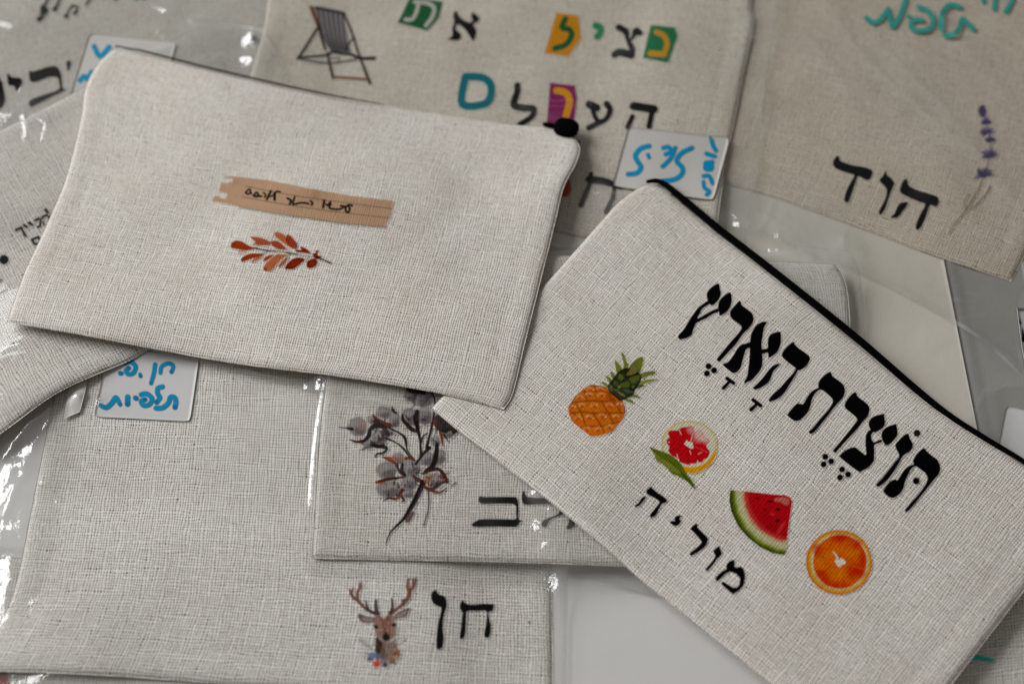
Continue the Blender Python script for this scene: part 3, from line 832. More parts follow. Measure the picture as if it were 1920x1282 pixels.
# ================================================================== 4. deck chair pouch, top centre
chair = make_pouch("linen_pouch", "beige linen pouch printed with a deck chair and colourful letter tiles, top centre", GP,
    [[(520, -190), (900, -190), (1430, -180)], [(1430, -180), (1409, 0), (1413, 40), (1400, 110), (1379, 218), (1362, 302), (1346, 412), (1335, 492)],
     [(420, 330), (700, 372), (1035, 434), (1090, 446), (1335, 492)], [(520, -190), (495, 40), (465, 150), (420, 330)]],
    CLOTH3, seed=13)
CL = '918b81'
zk = Z(540, 0, 7.54)
cv = Canvas(548, 5, 712, 162, 1.3, CL, BASE3)
cv.poly(zk([(360,100),(560,145),(790,190),(800,320),(850,480),(870,620),(900,760),(760,760),(640,740),(560,650),(490,480),(440,350)]), '655f5e', 1.4, False, .9, .1)
for i in range(6):
    t = i / 5
    cv.stroke(zk([(420 + 350 * t, 120 + 70 * t), (455 + 330 * t, 350 + 20 * t), (520 + 280 * t, 560 + 20 * t), (640 + 220 * t, 740 - 20 * t)]), [3.2, 3.5, 4.5, 5], '1f2222', 1.3, alpha=.85)
cv.stroke(zk([(400,115),(790,195)]), 6, '262a29', 1.3)
cv.stroke(zk([(330,110),(380,240),(430,370)]), 7, '5a2c14', 1.3); cv.stroke(zk([(430,370),(470,520),(530,700)]), 5.5, '2a1a12', 1.3); cv.stroke(zk([(560,760),(600,950),(640,1110)]), 6, '3c2f24', 1.3)
cv.stroke(zk([(790,200),(870,390),(930,540)]), 5, '2e2018', 1.3); cv.stroke(zk([(930,540),(970,680),(1020,820),(1070,950),(1160,1180)]), [5, 5, 6.5], '3a2b20', 1.3)
cv.stroke(zk([(410,415),(290,610),(150,825)]), 5.5, '231a15', 1.3)
cv.stroke(zk([(130,830),(340,870),(560,900),(760,880),(960,850)]), 4.5, '39363a', 1.3, alpha=.9); cv.stroke(zk([(150,820),(350,805),(520,790),(600,770)]), 5, '2b2829', 1.3)
cv.stroke(zk([(600,740),(750,765),(900,780),(1020,830),(1220,830)]), [4, 6, 7], '15181a', 1.3); cv.stroke(zk([(910,560),(850,640),(820,720)]), 4, '24211f', 1.3)
cv.stroke(zk([(650,1095),(880,1110),(1110,1130)]), 5.5, '6a4a34', 1.3); cv.stroke(zk([(560,860),(650,830),(730,830),(700,890)]), 3, '57504d', 1.3)
cv.put("printed_deck_chair", chair)

zt1 = Z(740, 0, 10.667); zt2 = Z(1010, 10, 6.857); zt3 = Z(850, 130, 4.8)
def tile(name, poly, tc, strokes, sc, local=CL):
    a = np.array(poly)
    cv = Canvas(a[:, 0].min() - 3, a[:, 1].min() - 3, a[:, 0].max() + 3, a[:, 1].max() + 3, 1.3, local, BASE3)
    cv.poly(poly, tc, 1.0, False, 1, .10, 2, .15)
    for p, w in strokes: cv.stroke(p, w, sc, 1.0, vary=.05)
    return cv.put(name, chair)
tile("printed_letter_tile", zt1([(310,-60),(960,45),(950,140),(880,380),(760,510),(660,625),(60,460),(180,220)]), '0d4a29',
     [(zt1([(400,45),(560,55),(700,90),(790,180),(760,330),(690,440),(625,520)]), 7.4), (zt1([(480,60),(450,200),(400,330),(330,400),(215,400)]), 7.2)], '938d83')
letter("printed_letter", chair, [zt1([(1190,250),(1250,240),(1290,330),(1400,420),(1530,480),(1620,580),(1630,700),(1570,820),(1500,740),(1440,640),(1330,530),(1240,510),(1230,600),(1330,700),(1320,780),(1240,820),(1070,790),(1150,720),(1150,560),(1190,450),(1170,340)]),
    zt1([(1540,270),(1600,280),(1680,350),(1690,420),(1620,470),(1540,520),(1490,480),(1560,420),(1530,340)])], '0a0a0a', CL, base=BASE3)
tile("printed_letter_tile", zt2([(230,100),(510,140),(545,430),(380,665),(75,620),(150,380)]), 'a06c10', [(zt2([(345,180),(300,290),(390,315),(425,390),(350,510),(210,560)]), 11)], '0c4a28')
letter("printed_letter", chair, [], '2a6e48', CL, strokes=[(zt2([(740,270),(795,300),(790,370),(755,405)]), np.array([12, 10, 10, 11]) * 1.25)], base=BASE3)
letter("printed_letter", chair, [], '141818', CL, strokes=[(zt2([(1030,290),(1120,345),(1145,450),(1200,560),(1190,640)]), np.array([10, 10, 6, 10, 11]) * 1.25), (zt2([(1265,330),(1200,430),(1165,470)]), np.array([10, 5, 4]) * 1.25), (zt2([(1190,645),(1050,610),(975,640)]), np.array([12, 12, 10]) * 1.25), (zt2([(1240,345),(1300,360)]), 12)], base=BASE3)
tile("printed_letter_tile", zt2([(1440,260),(1750,290),(1790,400),(1665,745),(1340,680)]), '1c5c3c', [(zt2([(1515,350),(1610,400),(1650,500),(1610,640)]), 10), (zt2([(1610,635),(1435,625)]), 11)], '9a7020')
letter("printed_letter", chair, [], '0b5a60', CL, strokes=[(zt3([(110,70),(250,75),(330,130),(340,230),(280,315),(80,315),(110,70)]), 14.5)], base=BASE3)
letter("printed_letter", chair, [], '141414', CL, strokes=[(zt3([(578,150),(575,210),(545,320),(620,350),(720,360),(705,430),(600,500)]), np.array([10, 10, 11, 11, 10, 9, 9]) * 1.25)], base=BASE3)
tile("printed_letter_tile", zt3([(870,125),(1095,150),(1115,270),(1080,520),(840,500)]), '6e1e4c', [(zt3([(930,195),(1010,215),(1045,290),(1015,420)]), 13)], 'a87410')
letter("printed_letter", chair, [], '161616', CL, strokes=[(zt3([(1225,320),(1290,350)]), 15), (zt3([(1250,350),(1280,440),(1320,480)]), 9), (zt3([(1380,315),(1410,370),(1375,450),(1300,490),(1220,530)]), np.array([10, 9, 8, 9, 9]) * 1.25)], base=BASE3)
letter("printed_letter", chair, [], '111111', CL, strokes=[(zt3([(1625,335),(1805,362)]), 16), (zt3([(1790,380),(1762,520)]), 11), (zt3([(1612,430),(1570,522)]), 10)], base=BASE3)
zh2 = Z(1000, 200, 5.827)
letter("printed_letter", chair, [], '141414', CL, strokes=[(zh2([(632,735),(628,800)]), 8), (zh2([(615,800),(780,820),(955,885)]), np.array([12, 11, 8]) * 1.25), (zh2([(625,830),(570,960),(520,1080)]), np.array([6, 9, 8]) * 1.25), (zh2([(885,880),(870,990),(800,1150)]), np.array([6, 7, 9]) * 1.25)], base=BASE3)
cv = Canvas(1035, 320, 1080, 375, 1.4, CL, BASE3); q = zh2([(330, 880)])[0]
cv.ell(q[0], q[1], 15, 20, '8c3218', 1.5, .95, .25, wob=.2)
cv.put("printed_red_flower", chair)

bag_c = make_film("clear_bag", "clear cellophane bag around the deck chair pouch, with a large white sticker in blue marker", GB,
    [[(505, -200), (900, -200), (1490, -190)], [(1490, -190), (1475, 0), (1442, 130), (1432, 250), (1405, 400), (1400, 470)],
     [(415, 360), (700, 400), (1000, 460), (1180, 470), (1400, 470)], [(505, -200), (477, 110), (455, 180), (415, 360)]],
    folds=[([(1455, 0), (1435, 130), (1425, 230)], 0.001, 0.001), ([(1470, 30), (1450, 150), (1440, 260)], 0.0008, 0.0008), ([(490, 0), (478, 60), (468, 120)], 0.001, 0.001), ([(530, -10), (500, 110), (480, 180)], 0.0006, 0.0012), ([(1120, 360), (1150, 380), (1140, 420)], 0.0008, 0.0008), ([(1190, 360), (1170, 400), (1120, 430)], 0.0006, 0.001), ([(560, 150), (640, 165), (750, 175), (850, 195)], 0.0006, 0.0012), ([(930, 190), (1010, 215), (1080, 235), (1200, 240)], 0.0005, 0.0012)], seed=25, amp=.0013, flat=[[(1180, 236), (1372, 256), (1345, 378), (1145, 350)]],
    strong=[((1150, 385), .011, 3.2), ((1450, 50), .014, 2.8), ((1442, 190), .010, 2.6), ((1425, 330), .012, 1.6), ((1000, 480), .02, 1.0)])
st = sticker(bag_c, [(1178, 238), (1368, 259), (1337, 376), (1148, 349)], "large white sticker with blue marker handwriting, half under the fruit pouch", 7, M_STICK2)
zs = Z(1150, 230, 8.348)
def mk(st_, z, lst, c, loc, **k):
    for s in lst: marker(st_, "handwritten_letter", [(z(p), w) for p, w in s], c, loc, **k)
mk(st, zs, [[([(560,370),(430,410),(345,520),(385,620),(432,700),(370,790),(230,810)], 9)], [([(540,505),(558,550)], 7)],
    [([(780,400),(860,385),(910,450),(820,500)], 8), ([(970,400),(900,560),(770,690)], 8)],
    [([(1230,400),(1070,480),(992,600),(1080,710),(1070,810),(960,890),(770,920)], 9)],
    [([(1530,240),(1560,360),(1605,440)], 8), ([(1455,490),(1585,530)], 8)], [([(1450,640),(1520,640),(1530,720),(1450,720),(1455,660),(1490,680)], 10), ([(1545,610),(1555,620)], 7)],
    [([(1410,840),(1500,840),(1550,950)], 7.5)], [([(1410,930),(1425,1020),(1500,1080),(1460,1130)], 7)]], '0a7898', 'a09c98')

# ================================================================== 5. pouch peeping out at the bottom edge
low = make_pouch("linen_pouch", "tan pouch that shows only a strip along the bottom left edge of the photo", GP,
    [[(-200, 1040), (300, 1050), (760, 1070)], [(760, 1070), (770, 1250), (790, 1420)], [(-280, 1430), (300, 1430), (790, 1420)], [(-200, 1040), (-240, 1230), (-280, 1430)]],
    CLOTH2, seed=14)
cv = Canvas(-40, 1240, 30, 1300, 1.5, 'a09a90', BASE2); cv.ell(-5, 1275, 24, 26, '7a3320', 2, .95, .2, wob=.3); cv.ell(110, 1290, 3, 3, '444', 1) if False else None
cv.put("printed_brown_patch", low)
bag_w = make_film("clear_bag", "clear cellophane bag around the strip of tan pouch at the bottom left edge", GB,
    [[(-220, 1020), (300, 1030), (790, 1050)], [(790, 1050), (800, 1250), (820, 1450)], [(-300, 1460), (300, 1460), (820, 1450)], [(-220, 1020), (-260, 1230), (-300, 1460)]], seed=29, amp=.0016, strong=[((90, 1280), .02, 1.5)])

# ================================================================== 6. deer pouch, bottom left
deer = make_pouch("linen_pouch", "large beige linen pouch printed with an antlered deer head, bottom left", GP,
    [[(120, 585), (560, 590), (1005, 600)], [(1005, 600), (1020, 830), (1034, 1060), (1038, 1312)],
     [(-55, 1256), (40, 1258), (200, 1265), (400, 1279), (700, 1298), (1038, 1312)], [(120, 585), (95, 760), (62, 930), (20, 1120), (-55, 1256)]],
    CLOTH2, seed=15)
DL = 'a7a39b'
zh = Z(790, 1080, 8.014)
letter("printed_letter", deer, [zh([(210,205),(235,230),(260,265),(330,290),(360,315),(385,400),(380,470),(345,580),(325,680),(325,800),(340,900),(335,1000),(320,1060),(270,1100),(225,1060),(228,900),(245,750),(270,620),(300,500),(280,460),(210,430),(160,375),(150,320),(155,245)])], local=DL, base=BASE2)
letter("printed_letter", deer, [zh([(625,355),(650,395),(690,415),(780,425),(900,415),(1080,418),(1090,450),(1075,520),(1020,535),(1015,600),(1045,740),(1035,880),(1000,925),(950,905),(945,850),(975,700),(985,600),(972,522),(860,522),(705,522),(680,570),(675,700),(665,850),(635,930),(575,920),(600,750),(615,600),(620,545),(580,480),(590,400)])], local=DL, base=BASE2)
letter("printed_dot", deer, [], '2c2428', DL, dots=[(*zh([(1620, 690)])[0], 2.0)], base=BASE2)
ze = Z(640, 1070, 6.75)
cv = Canvas(648, 1074, 790, 1256, 1.15, DL, BASE2)
def E(x, y, rx, ry, c, soft=1.5, al=.9, sd=1, wob=.15, vary=.15): 
    q = ze([(x, y)])[0]; cv.ell(q[0], q[1], rx / 6.75, ry / 6.75, c, soft, al, vary, sd, .3, wob)
for p, w, c in (([(455,545),(380,515),(290,460),(215,380),(140,320),(110,240)], [4.6, 4, 4.6, 4.8, 4.4, 3], '6b4437'), ([(210,370),(205,280),(238,210),(238,155)], [4.5, 4.6, 5, 3.2], '74493a'), ([(128,290),(150,215)], [3.4, 2.4], '6b4437'), ([(238,210),(262,185)], 3, '74493a'),
                ([(340,485),(320,430),(310,380)], [4, 3.6, 2.4], '513a36'), ([(460,545),(440,460),(440,368)], [6.4, 5.4, 3], '3d3033'), ([(460,545),(400,525),(330,490)], [6, 4.6, 4], '4a3634'),
                ([(625,535),(700,485),(790,410),(850,330),(870,250),(920,190),(942,95)], [6, 4.4, 5.6, 6.4, 6, 4.6, 3.2], '6e4536'), ([(870,280),(840,200),(850,100)], [5.5, 5.2, 3.2], '754936'), ([(905,180),(905,100)], [3.6, 2.6], '754936'), ([(790,420),(780,370),(820,360)], [4, 3, 2], '5b3b32'),
                ([(628,535),(650,450),(636,350)], [6.4, 4.4, 2.6], '46352f')):
    cv.stroke(ze(p), np.array(w) * 1.3 + .3, c, 1.1, alpha=.95, vary=.3, vs=.35)
cv.poly(ze([(215,545),(240,540),(320,575),(415,590),(415,650),(310,660),(250,635),(215,590)]), '54403c', 1.2, True, .92, .2)
cv.poly(ze([(265,585),(330,592),(400,605),(395,640),(310,640),(270,620)]), '8d7a70', 1.4, True, .85)
cv.poly(ze([(670,580),(720,520),(860,465),(860,510),(820,575),(740,600),(680,612)]), '5c4640', 1.2, True, .92, .2)
cv.poly(ze([(690,580),(740,530),(830,500),(810,550),(740,590)]), '907c72', 1.4, True, .8)
cv.poly(ze([(450,820),(520,890),(640,890),(690,840),(712,960),(750,1060),(700,1130),(600,1180),(480,1150),(430,1080),(435,960)]), '746053', 1.4, True, .92, .25, vs=.3)
cv.poly(ze([(440,840),(520,890),(525,960),(500,1040),(450,1050),(430,990)]), '30221b', 1.6, True, .92, .3, vs=.4)
cv.poly(ze([(510,950),(560,1000),(560,1100),(500,1110)]), '5a4a3a', 2, True, .7)
cv.poly(ze([(420,575),(480,550),(505,590),(550,600),(595,545),(660,560),(682,640),(692,740),(682,820),(620,880),(570,910),(505,890),(450,820),(425,730),(408,640)]), '83665a', 1.2, True, .97, .3, vs=.35)
cv.poly(ze([(480,560),(540,600),(600,560),(620,640),(600,760),(560,820),(530,760),(490,640)]), '6e4334', 2.2, True, .65, .2)
E(455, 750, 30, 40, '98745f', 2.2, .7); E(660, 740, 25, 45, '98745f', 2.2, .7); E(520, 860, 40, 22, '9a877c', 2, .7); E(500, 660, 18, 45, '9a7864', 2, .5); E(690, 900, 16, 40, 'a09080', 2, .6)
E(440, 710, 27, 25, '16110f', 1.0, 1); E(664, 680, 27, 25, '16110f', 1.0, 1); E(568, 838, 48, 46, '1d191b', 1.2, 1, wob=.1); E(560, 790, 26, 14, '2a1f1e', 1.5, .8)
for i, (x, y, r_, c, al) in enumerate(((310,1040,30,'7e8490',.5),(380,1060,42,'5c6880',.85),(440,1075,48,'59657f',.85),(370,1110,36,'333940',.85),(400,1090,30,'6b7690',.8),(455,1165,52,'b04226',.95),(440,1195,35,'b83c18',.9),(500,1130,34,'8e9096',.7),(545,1150,45,'70757d',.85),(555,1190,36,'2c1c24',.9),(600,1160,34,'8a8580',.8),(700,1050,44,'7a4434',.75),(735,1010,26,'8a5a48',.6),(690,1090,30,'a08a58',.8),(650,1150,34,'6f4630',.8),(610,1085,26,'94744a',.75),(680,1000,26,'a08858',.6),(770,862,26,'a39a72',.6),(735,890,18,'a8a080',.5),(300,1090,14,'4a4a50',.6),(345,1115,18,'23262a',.8),(430,940,22,'38404a',.5))):
    E(x, y, r_, r_ * .85, c, 1.4, al, i + 2, .5)
for i in range(9):
    t = i / 8; E(235 + 150 * t, 870 + 110 * t, 16, 18, '6d5a56', 1.6, .45, i + 40, .6)
rr = random.Random(4)
for _ in range(110):
    x, y = rr.uniform(430, 690), rr.uniform(570, 1130)
    if y < 880 and not inside(np.array([x]), np.array([y]), [(430, 580), (670, 560), (685, 760), (620, 880), (510, 880), (430, 740)])[0]: continue
    if math.hypot(x - 440, y - 710) < 32 or math.hypot(x - 664, y - 680) < 32 or math.hypot(x - 568, y - 838) < 50: continue
    l = rr.uniform(12, 34); a = math.pi / 2 + rr.uniform(-.5, .5)
    cv.stroke(ze([(x, y), (x + l * math.cos(a), y + l * math.sin(a))]), [1.6, .8], rr.choice(['5c3a2c', 'a07c66', '7a4a38', '3e2a20', 'b0937e']), .9, alpha=rr.uniform(.25, .6))
cv.put("printed_deer_head", deer)

bag_d = make_film("clear_bag", "crinkled clear bag around the deer pouch, glaring along its left edge", GB,
    [[(70, 560), (560, 570), (1040, 585)], [(1040, 585), (1052, 830), (1064, 1062), (1060, 1330)],
     [(-120, 1300), (200, 1310), (600, 1330), (1060, 1330)], [(70, 560), (20, 760), (-30, 950), (-75, 1130), (-120, 1300)]],
    folds=[([(95, 770), (60, 810), (20, 860), (-10, 900)], 0.0012, 0.0012), ([(140, 745), (180, 740), (190, 760)], 0.0006, 0.0006), ([(100, 790), (70, 850), (50, 910)], 0.0009, 0.001), ([(60, 880), (20, 960), (0, 1060)], 0.001, 0.0015), ([(1048, 1062), (1052, 1180), (1050, 1290)], 0.0009, 0.0012)], r=5, seed=31, amp=.0017, flat=[[(196, 655), (376, 672), (360, 796), (170, 788)], [(640, 1080), (960, 1080), (960, 1260), (640, 1260)]],
    strong=[((50, 830), .015, 3.0), ((38, 910), .014, 3.0), ((25, 985), .014, 2.6), ((0, 1080), .016, 2.0), ((150, 745), .006, 1.0), ((1060, 1090), .010, 2.6)])
st = sticker(bag_d, [(205, 650), (373, 672), (356, 790), (176, 781)], "white sticker with blue marker handwriting beside the deer pouch's folded corner", 6)
zs2 = Z(170, 655, 9.143)
mk(st, zs2, [[([(1120,1005),(1230,1000),(1330,920),(1370,820),(1440,830),(1460,910),(1445,990)], 9.5)], [([(1230,640),(1150,670),(1150,760),(1185,830),(1130,905)], 9)],
    [([(865,775),(960,760),(1050,840),(1010,940),(910,960),(865,890),(930,860)], 9)], [([(765,830),(780,838)], 9)], [([(635,815),(632,935)], 10)],
    [([(160,955),(270,995),(370,910),(425,830),(470,880),(505,945)], [7, 9.5, 10, 10, 9, 7])],
    [([(1195,400),(1220,290),(1340,240),(1415,290),(1385,385)], 7.5)], [([(1105,260),(1080,420),(1035,580)], [8, 8.5, 7])], [([(845,425),(855,460)], 6.5)],
    [([(575,230),(680,215),(770,290),(735,400),(650,425),(605,370),(650,320)], 8.5)], [([(505,410),(525,412)], 8)]], '0a86aa', 'b2afac', dark='0a5a8c')
sticker(bag_d, [(130, 722), (168, 700), (150, 772), (118, 786)], "small strip of cloudy sticky tape", 4, M_TAPE, name="tape_strip")

# ================================================================== 7. right hand lower pouch and its bag, black rimmed card
rlow = make_pouch("linen_pouch", "pale linen pouch showing only at the lower right corner of the photo", GP,
    [[(1640, 1010), (1900, 940), (2200, 880)], [(2200, 880), (2260, 1200), (2300, 1480)], [(1620, 1500), (1950, 1490), (2300, 1480)], [(1640, 1010), (1630, 1250), (1620, 1500)]],
    CLOTH2, seed=16)
card = wrap_card("rimmed_card", "white card with a thick black rim, cut off by the right photo edge", "card", [(1907, 577), (2040, 566), (2090, 745), (1935, 790)], M_STICK)
zc = Z(1620, 480, 6.4)
letter("printed_black_rim", card, [], '000000', 'a09c98', strokes=[([(1909, 579.5), (1960, 575.5), (2030, 570)], 5)], base=(.7, .69, .68)) if False else None
cv = Canvas(1902, 566, 2000, 720, 1.2, 'a09c98', (.7, .69, .68))
cv.stroke([(1909, 580), (1960, 576), (2030, 571)], 5, '000000', .8, False)
cv.poly(zc([(1840,640),(1855,690),(1880,790),(1910,890),(1925,950),(1960,1100),(1900,1060),(1870,960),(1850,800)]), '000000', .8, False)
cv.put("printed_black_rim", card, mat=M_INK, lift=.0002)
bag_r = make_film("clear_bag", "clear bag over the lower right pouch, with a plain white sticker at its upper end", GB,
    [[(1840, 730), (2000, 700), (2250, 680)], [(2250, 680), (2300, 1100), (2340, 1500)], [(1600, 1520), (1950, 1520), (2340, 1500)], [(1840, 730), (1740, 1000), (1600, 1520)]],
    folds=[([(1860, 1280), (1900, 1220), (1960, 1160)], 0.0007, 0.001), ([(1850, 720), (1880, 900), (1900, 980)], 0.0006, 0.002)], seed=37, amp=.0014, flat=[[(1880, 758), (2100, 800), (2080, 960), (1850, 900)]])
sticker(bag_r, [(1886, 760), (2060, 806), (2030, 960), (1862, 880)], "blank white sticker beside the black zip, at the right photo edge", 6)
marker(bag_r, "handwritten_letter", [([(1818, 1233), (1838, 1233), (1860, 1237)], [7, 7.5, 6])], '0e8078', '87827a', base=BASE2)
marker(bag_r, "handwritten_letter", [([(1868, 1203), (1867, 1209)], [3, 3])], '4f8880', '87827a', base=BASE2)

# ================================================================== 8. cotton pouch, bottom centre
cot = make_pouch("linen_pouch", "beige linen pouch printed with a grey brown cotton flower bunch, bottom centre", GP,
    [[(628, 468), (1000, 476), (1440, 488), (1568, 494)], [(1568, 494), (1592, 560), (1598, 800), (1605, 1086)],
     [(584, 1045), (700, 1048), (880, 1051), (1035, 1055), (1200, 1062), (1350, 1070), (1605, 1086)], [(628, 468), (612, 700), (600, 800), (592, 920), (584, 1045)]],
    CLOTH5, seed=17, puff=.0009, hover=.0055)
OL = 'a29e95'
zv = Z(870, 900, 8.348)
letter("printed_letter", cot, [zv([(240,255),(330,262),(560,262),(790,262),(832,292),(852,360),(853,480),(855,600),(895,628),(905,640),(870,670),(840,715),(780,735),(500,730),(180,730),(120,695),(170,650),(270,610),(500,608),(700,610),(812,602),(815,520),(815,420),(790,385),(740,372),(560,370),(290,368),(230,330)])], '101010', OL, base=BASE5, vary=.3)
letter("printed_letter", cot, [zv([(930,165),(950,185),(970,235),(1010,262),(1200,278),(1430,280),(1560,350),(1600,420),(1590,490),(1540,545),(1400,600),(1340,640),(1300,720),(1260,740),(1210,700),(1230,640),(1290,600),(1400,560),(1470,520),(1500,460),(1480,410),(1420,385),(1200,380),(960,385),(915,340),(905,260),(915,190)])], '101010', OL, base=BASE5, vary=.3)
letter("printed_letter", cot, [zv([(1640,430),(1700,440),(1750,520),(1745,640),(1730,720),(1650,770),(1600,740),(1640,650)])], '161616', OL, base=BASE5)
zc2 = Z(620, 720, 4.007)
cv = Canvas(632, 690, 880, 1030, 1.15, OL, BASE5)
S4 = 4.007
def C2(x, y, rx, ry, c, al=.7, sd=1, soft=2.2, wob=.25, vary=.25):
    q = zc2([(x, y)])[0]; cv.ell(q[0], q[1], rx / S4, ry / S4, c, soft, al, vary, sd, .16, wob)
for i, (x, y, rx, ry) in enumerate(((205,320,75,78),(400,215,60,50),(480,270,48,62),(600,250,72,72),(700,240,62,74),(370,400,62,62),(440,360,42,36),(420,650,84,66),(610,630,74,72),(440,790,94,72),(590,740,62,62),(510,560,52,46),(720,560,62,62),(820,545,50,62),(780,730,62,56),(580,820,52,42),(690,110,80,70),(600,90,50,50),(310,270,40,35),(790,430,40,45),(285,450,50,42),(880,370,55,42))):
    C2(x, y, rx, ry, '6c6360', .8, i + 1)
    C2(x + rx * .2, y + ry * .35, rx * .6, ry * .5, '433c3c', .62, i + 31, 2.4)
    C2(x - rx * .25, y - ry * .3, rx * .5, ry * .4, '8d8580', .5, i + 61, 3)
C2(235, 310, 40, 35, '8e7462', .5, 5); C2(540, 560, 30, 28, '8a6c54', .5, 6); C2(790, 600, 30, 40, '7d5c40', .6, 7); C2(735, 700, 30, 35, '74583e', .6, 8)
dk = '14100f'; rd = '5a2614'
for p, w, c, al in (
    ([(65,325),(110,330),(160,338)], [1.2, 1.6, 5], dk, .95), ([(150,420),(190,432),(240,432),(285,390),(300,340),(345,312),(440,312)], [1.5, 3.5, 4, 7, 6, 9, 8], dk, .93), ([(190,436),(240,434)], 2.6, '6a3218', .8),
    ([(318,232),(345,265),(390,290),(440,310)], [2, 6, 7, 6], '5b2a1a', .9), ([(340,280),(400,330),(430,380)], 7, '241614', .85), ([(460,170),(470,200),(492,218)], [1.5, 4, 3], dk, .9), ([(455,195),(480,190)], 1.5, dk, .8),
    ([(540,225),(545,270),(580,310),(610,340),(655,358)], [2, 5, 6, 7, 4], dk, .92), ([(650,205),(645,270),(655,340),(672,420),(680,545)], [6, 8, 6, 3.5, 4], '1a1110', .95), ([(625,240),(640,300)], 5, dk, .7),
    ([(725,370),(690,400),(682,440)], [2.4, 3, 3], dk, .9), ([(755,60),(782,120),(776,230),(755,340),(738,410),(722,475)], [2.2, 3, 3.4, 3.6, 4, 5], '2c1c20', .95),
    ([(742,480),(700,520),(640,600)], [6, 4, 4], dk, .95), ([(760,415),(800,440)], 2, dk, .6), ([(440,330),(520,370),(560,410),(578,500),(632,572)], [2.5, 3, 5, 2, 2.4], dk, .93), ([(420,408),(490,440),(550,488),(600,560)], [4, 2, 3.6, 2], dk, .93),
    ([(335,548),(350,525),(400,515),(418,480),(340,465),(300,460)], [2, 3, 4, 5, 6, 2], dk, .9), ([(235,490),(268,480)], 2, dk, .8), ([(380,360),(400,400),(370,420)], 4, dk, .6), ([(310,440),(350,470),(400,460)], 5, dk, .8),
    ([(800,455),(790,540),(770,610),(720,650),(700,670)], [5, 8, 8, 6, 4], dk, .93), ([(540,600),(535,650),(555,680)], [4, 6, 5], '181011', .9), ([(490,600),(520,660),(560,690)], [3, 5, 4], '2a1518', .85), ([(345,738),(430,715),(545,700)], [4, 5, 3], '4a1f14', .95), ([(345,742),(390,745)], 3, '8a4424', .8),
    ([(620,690),(660,720),(695,735)], [3, 7, 5], '4f2114', .9), ([(400,872),(440,858),(500,860),(535,800),(545,790)], [1.5, 3, 4, 5, 3], '4a2215', .93), ([(520,830),(550,870),(535,880)], [4, 4, 2], '3a1a14', .9), ([(500,860),(530,830)], 3, '8a4020', .7),
    ([(388,548),(440,565),(490,600)], [1.5, 7, 3], '6c331c', .9), ([(440,555),(500,560)], 5, '8a4a28', .6), ([(565,560),(600,552),(625,572)], [4, 6, 3], '5a2818', .9),
    ([(695,740),(650,840),(600,930),(550,1010),(480,1080),(440,1130),(415,1200)], [9, 8.5, 7, 5, 3.4, 2.4, 1.2], '1d1518', .95), ([(690,780),(640,900),(600,960)], 3, '4d3a40', .6),
    ([(735,800),(738,870),(732,950),(715,1010),(700,1060)], [3.6, 3, 2.2, 2.4, 2], '3a2826', .8), ([(715,660),(760,645),(810,640),(850,680),(880,740)], [3, 6, 5, 6, 3], '3a1a14', .92), ([(880,738),(820,750),(760,790),(700,770)], [2, 3, 6, 4], '45211a', .85),
    ([(700,770),(760,800),(820,815),(870,780)], [4, 5, 4, 2], '5a2c1c', .85), ([(830,690),(870,720)], 7, '5e2a1a', .8), ([(905,765),(940,742)], [1.2, 2.4], '4a2018', .8), ([(700,700),(720,740),(760,690)], 4, '8a5a34', .6),
    ([(820,355),(835,400),(845,460)], [3, 5, 2], '6a3216', .9), ([(850,380),(885,432)], [3, 1.5], '1c1210', .9), ([(580,40),(620,50),(700,65)], [5, 9, 6], '1d0f0d', .93), ([(640,75),(620,140)], [4, 2], '2a1c1c', .7), ([(560,90),(600,120),(640,110)], [2, 3, 2], '4b4444', .6), ([(700,150),(740,100),(760,95)], [2, 2, 2], '2a2020', .7)):
    cv.stroke(zc2(p), np.array(w) * 1.25 + .3, c, .9, alpha=min(1, al + .06), vary=.15, vs=.3)
cv.poly(zc2([(785,240),(830,225),(870,250),(905,285),(968,338),(925,380),(900,350),(860,372),(800,340),(775,300)]), '0f0a09', 1.0, True, .95)
cv.poly(zc2([(890,270),(968,335),(930,350),(900,320)]), '5a2a14', 1.0, True, .8); cv.poly(zc2([(780,250),(800,280),(790,320),(772,300)]), '6b3418', 1, True, .8)
cv.poly(zc2([(560,1035),(565,1000),(590,970),(620,955),(632,968),(605,1020),(580,1042)]), '4d3036', .9, True, .9, .15)
rr = random.Random(12)
for (x, y, n, R_) in ((380, 320, 16, 90), (620, 300, 12, 90), (560, 690, 16, 110), (790, 700, 14, 80), (470, 800, 10, 80), (640, 110, 10, 70), (820, 320, 14, 70), (290, 430, 8, 60)):
    for _ in range(n):                   # torn dark husks round the bolls
        a = rr.uniform(0, 6.28); d0 = rr.uniform(.3, 1) * R_; cx, cy = x + d0 * math.cos(a), y + d0 * .8 * math.sin(a); b = a + rr.uniform(-1, 1); l = rr.uniform(18, 46)
        cv.stroke(zc2([(cx, cy), (cx + l * .5 * math.cos(b), cy + l * .5 * math.sin(b) + rr.uniform(-6, 6)), (cx + l * math.cos(b), cy + l * math.sin(b))]), [rr.uniform(1, 2), rr.uniform(2, 4.5), .8], rr.choice([dk, dk, '241613', '4a2214', '5e2c18', '2a2226']), .8, alpha=rr.uniform(.6, .95))
cv.put("printed_cotton_flowers", cot)

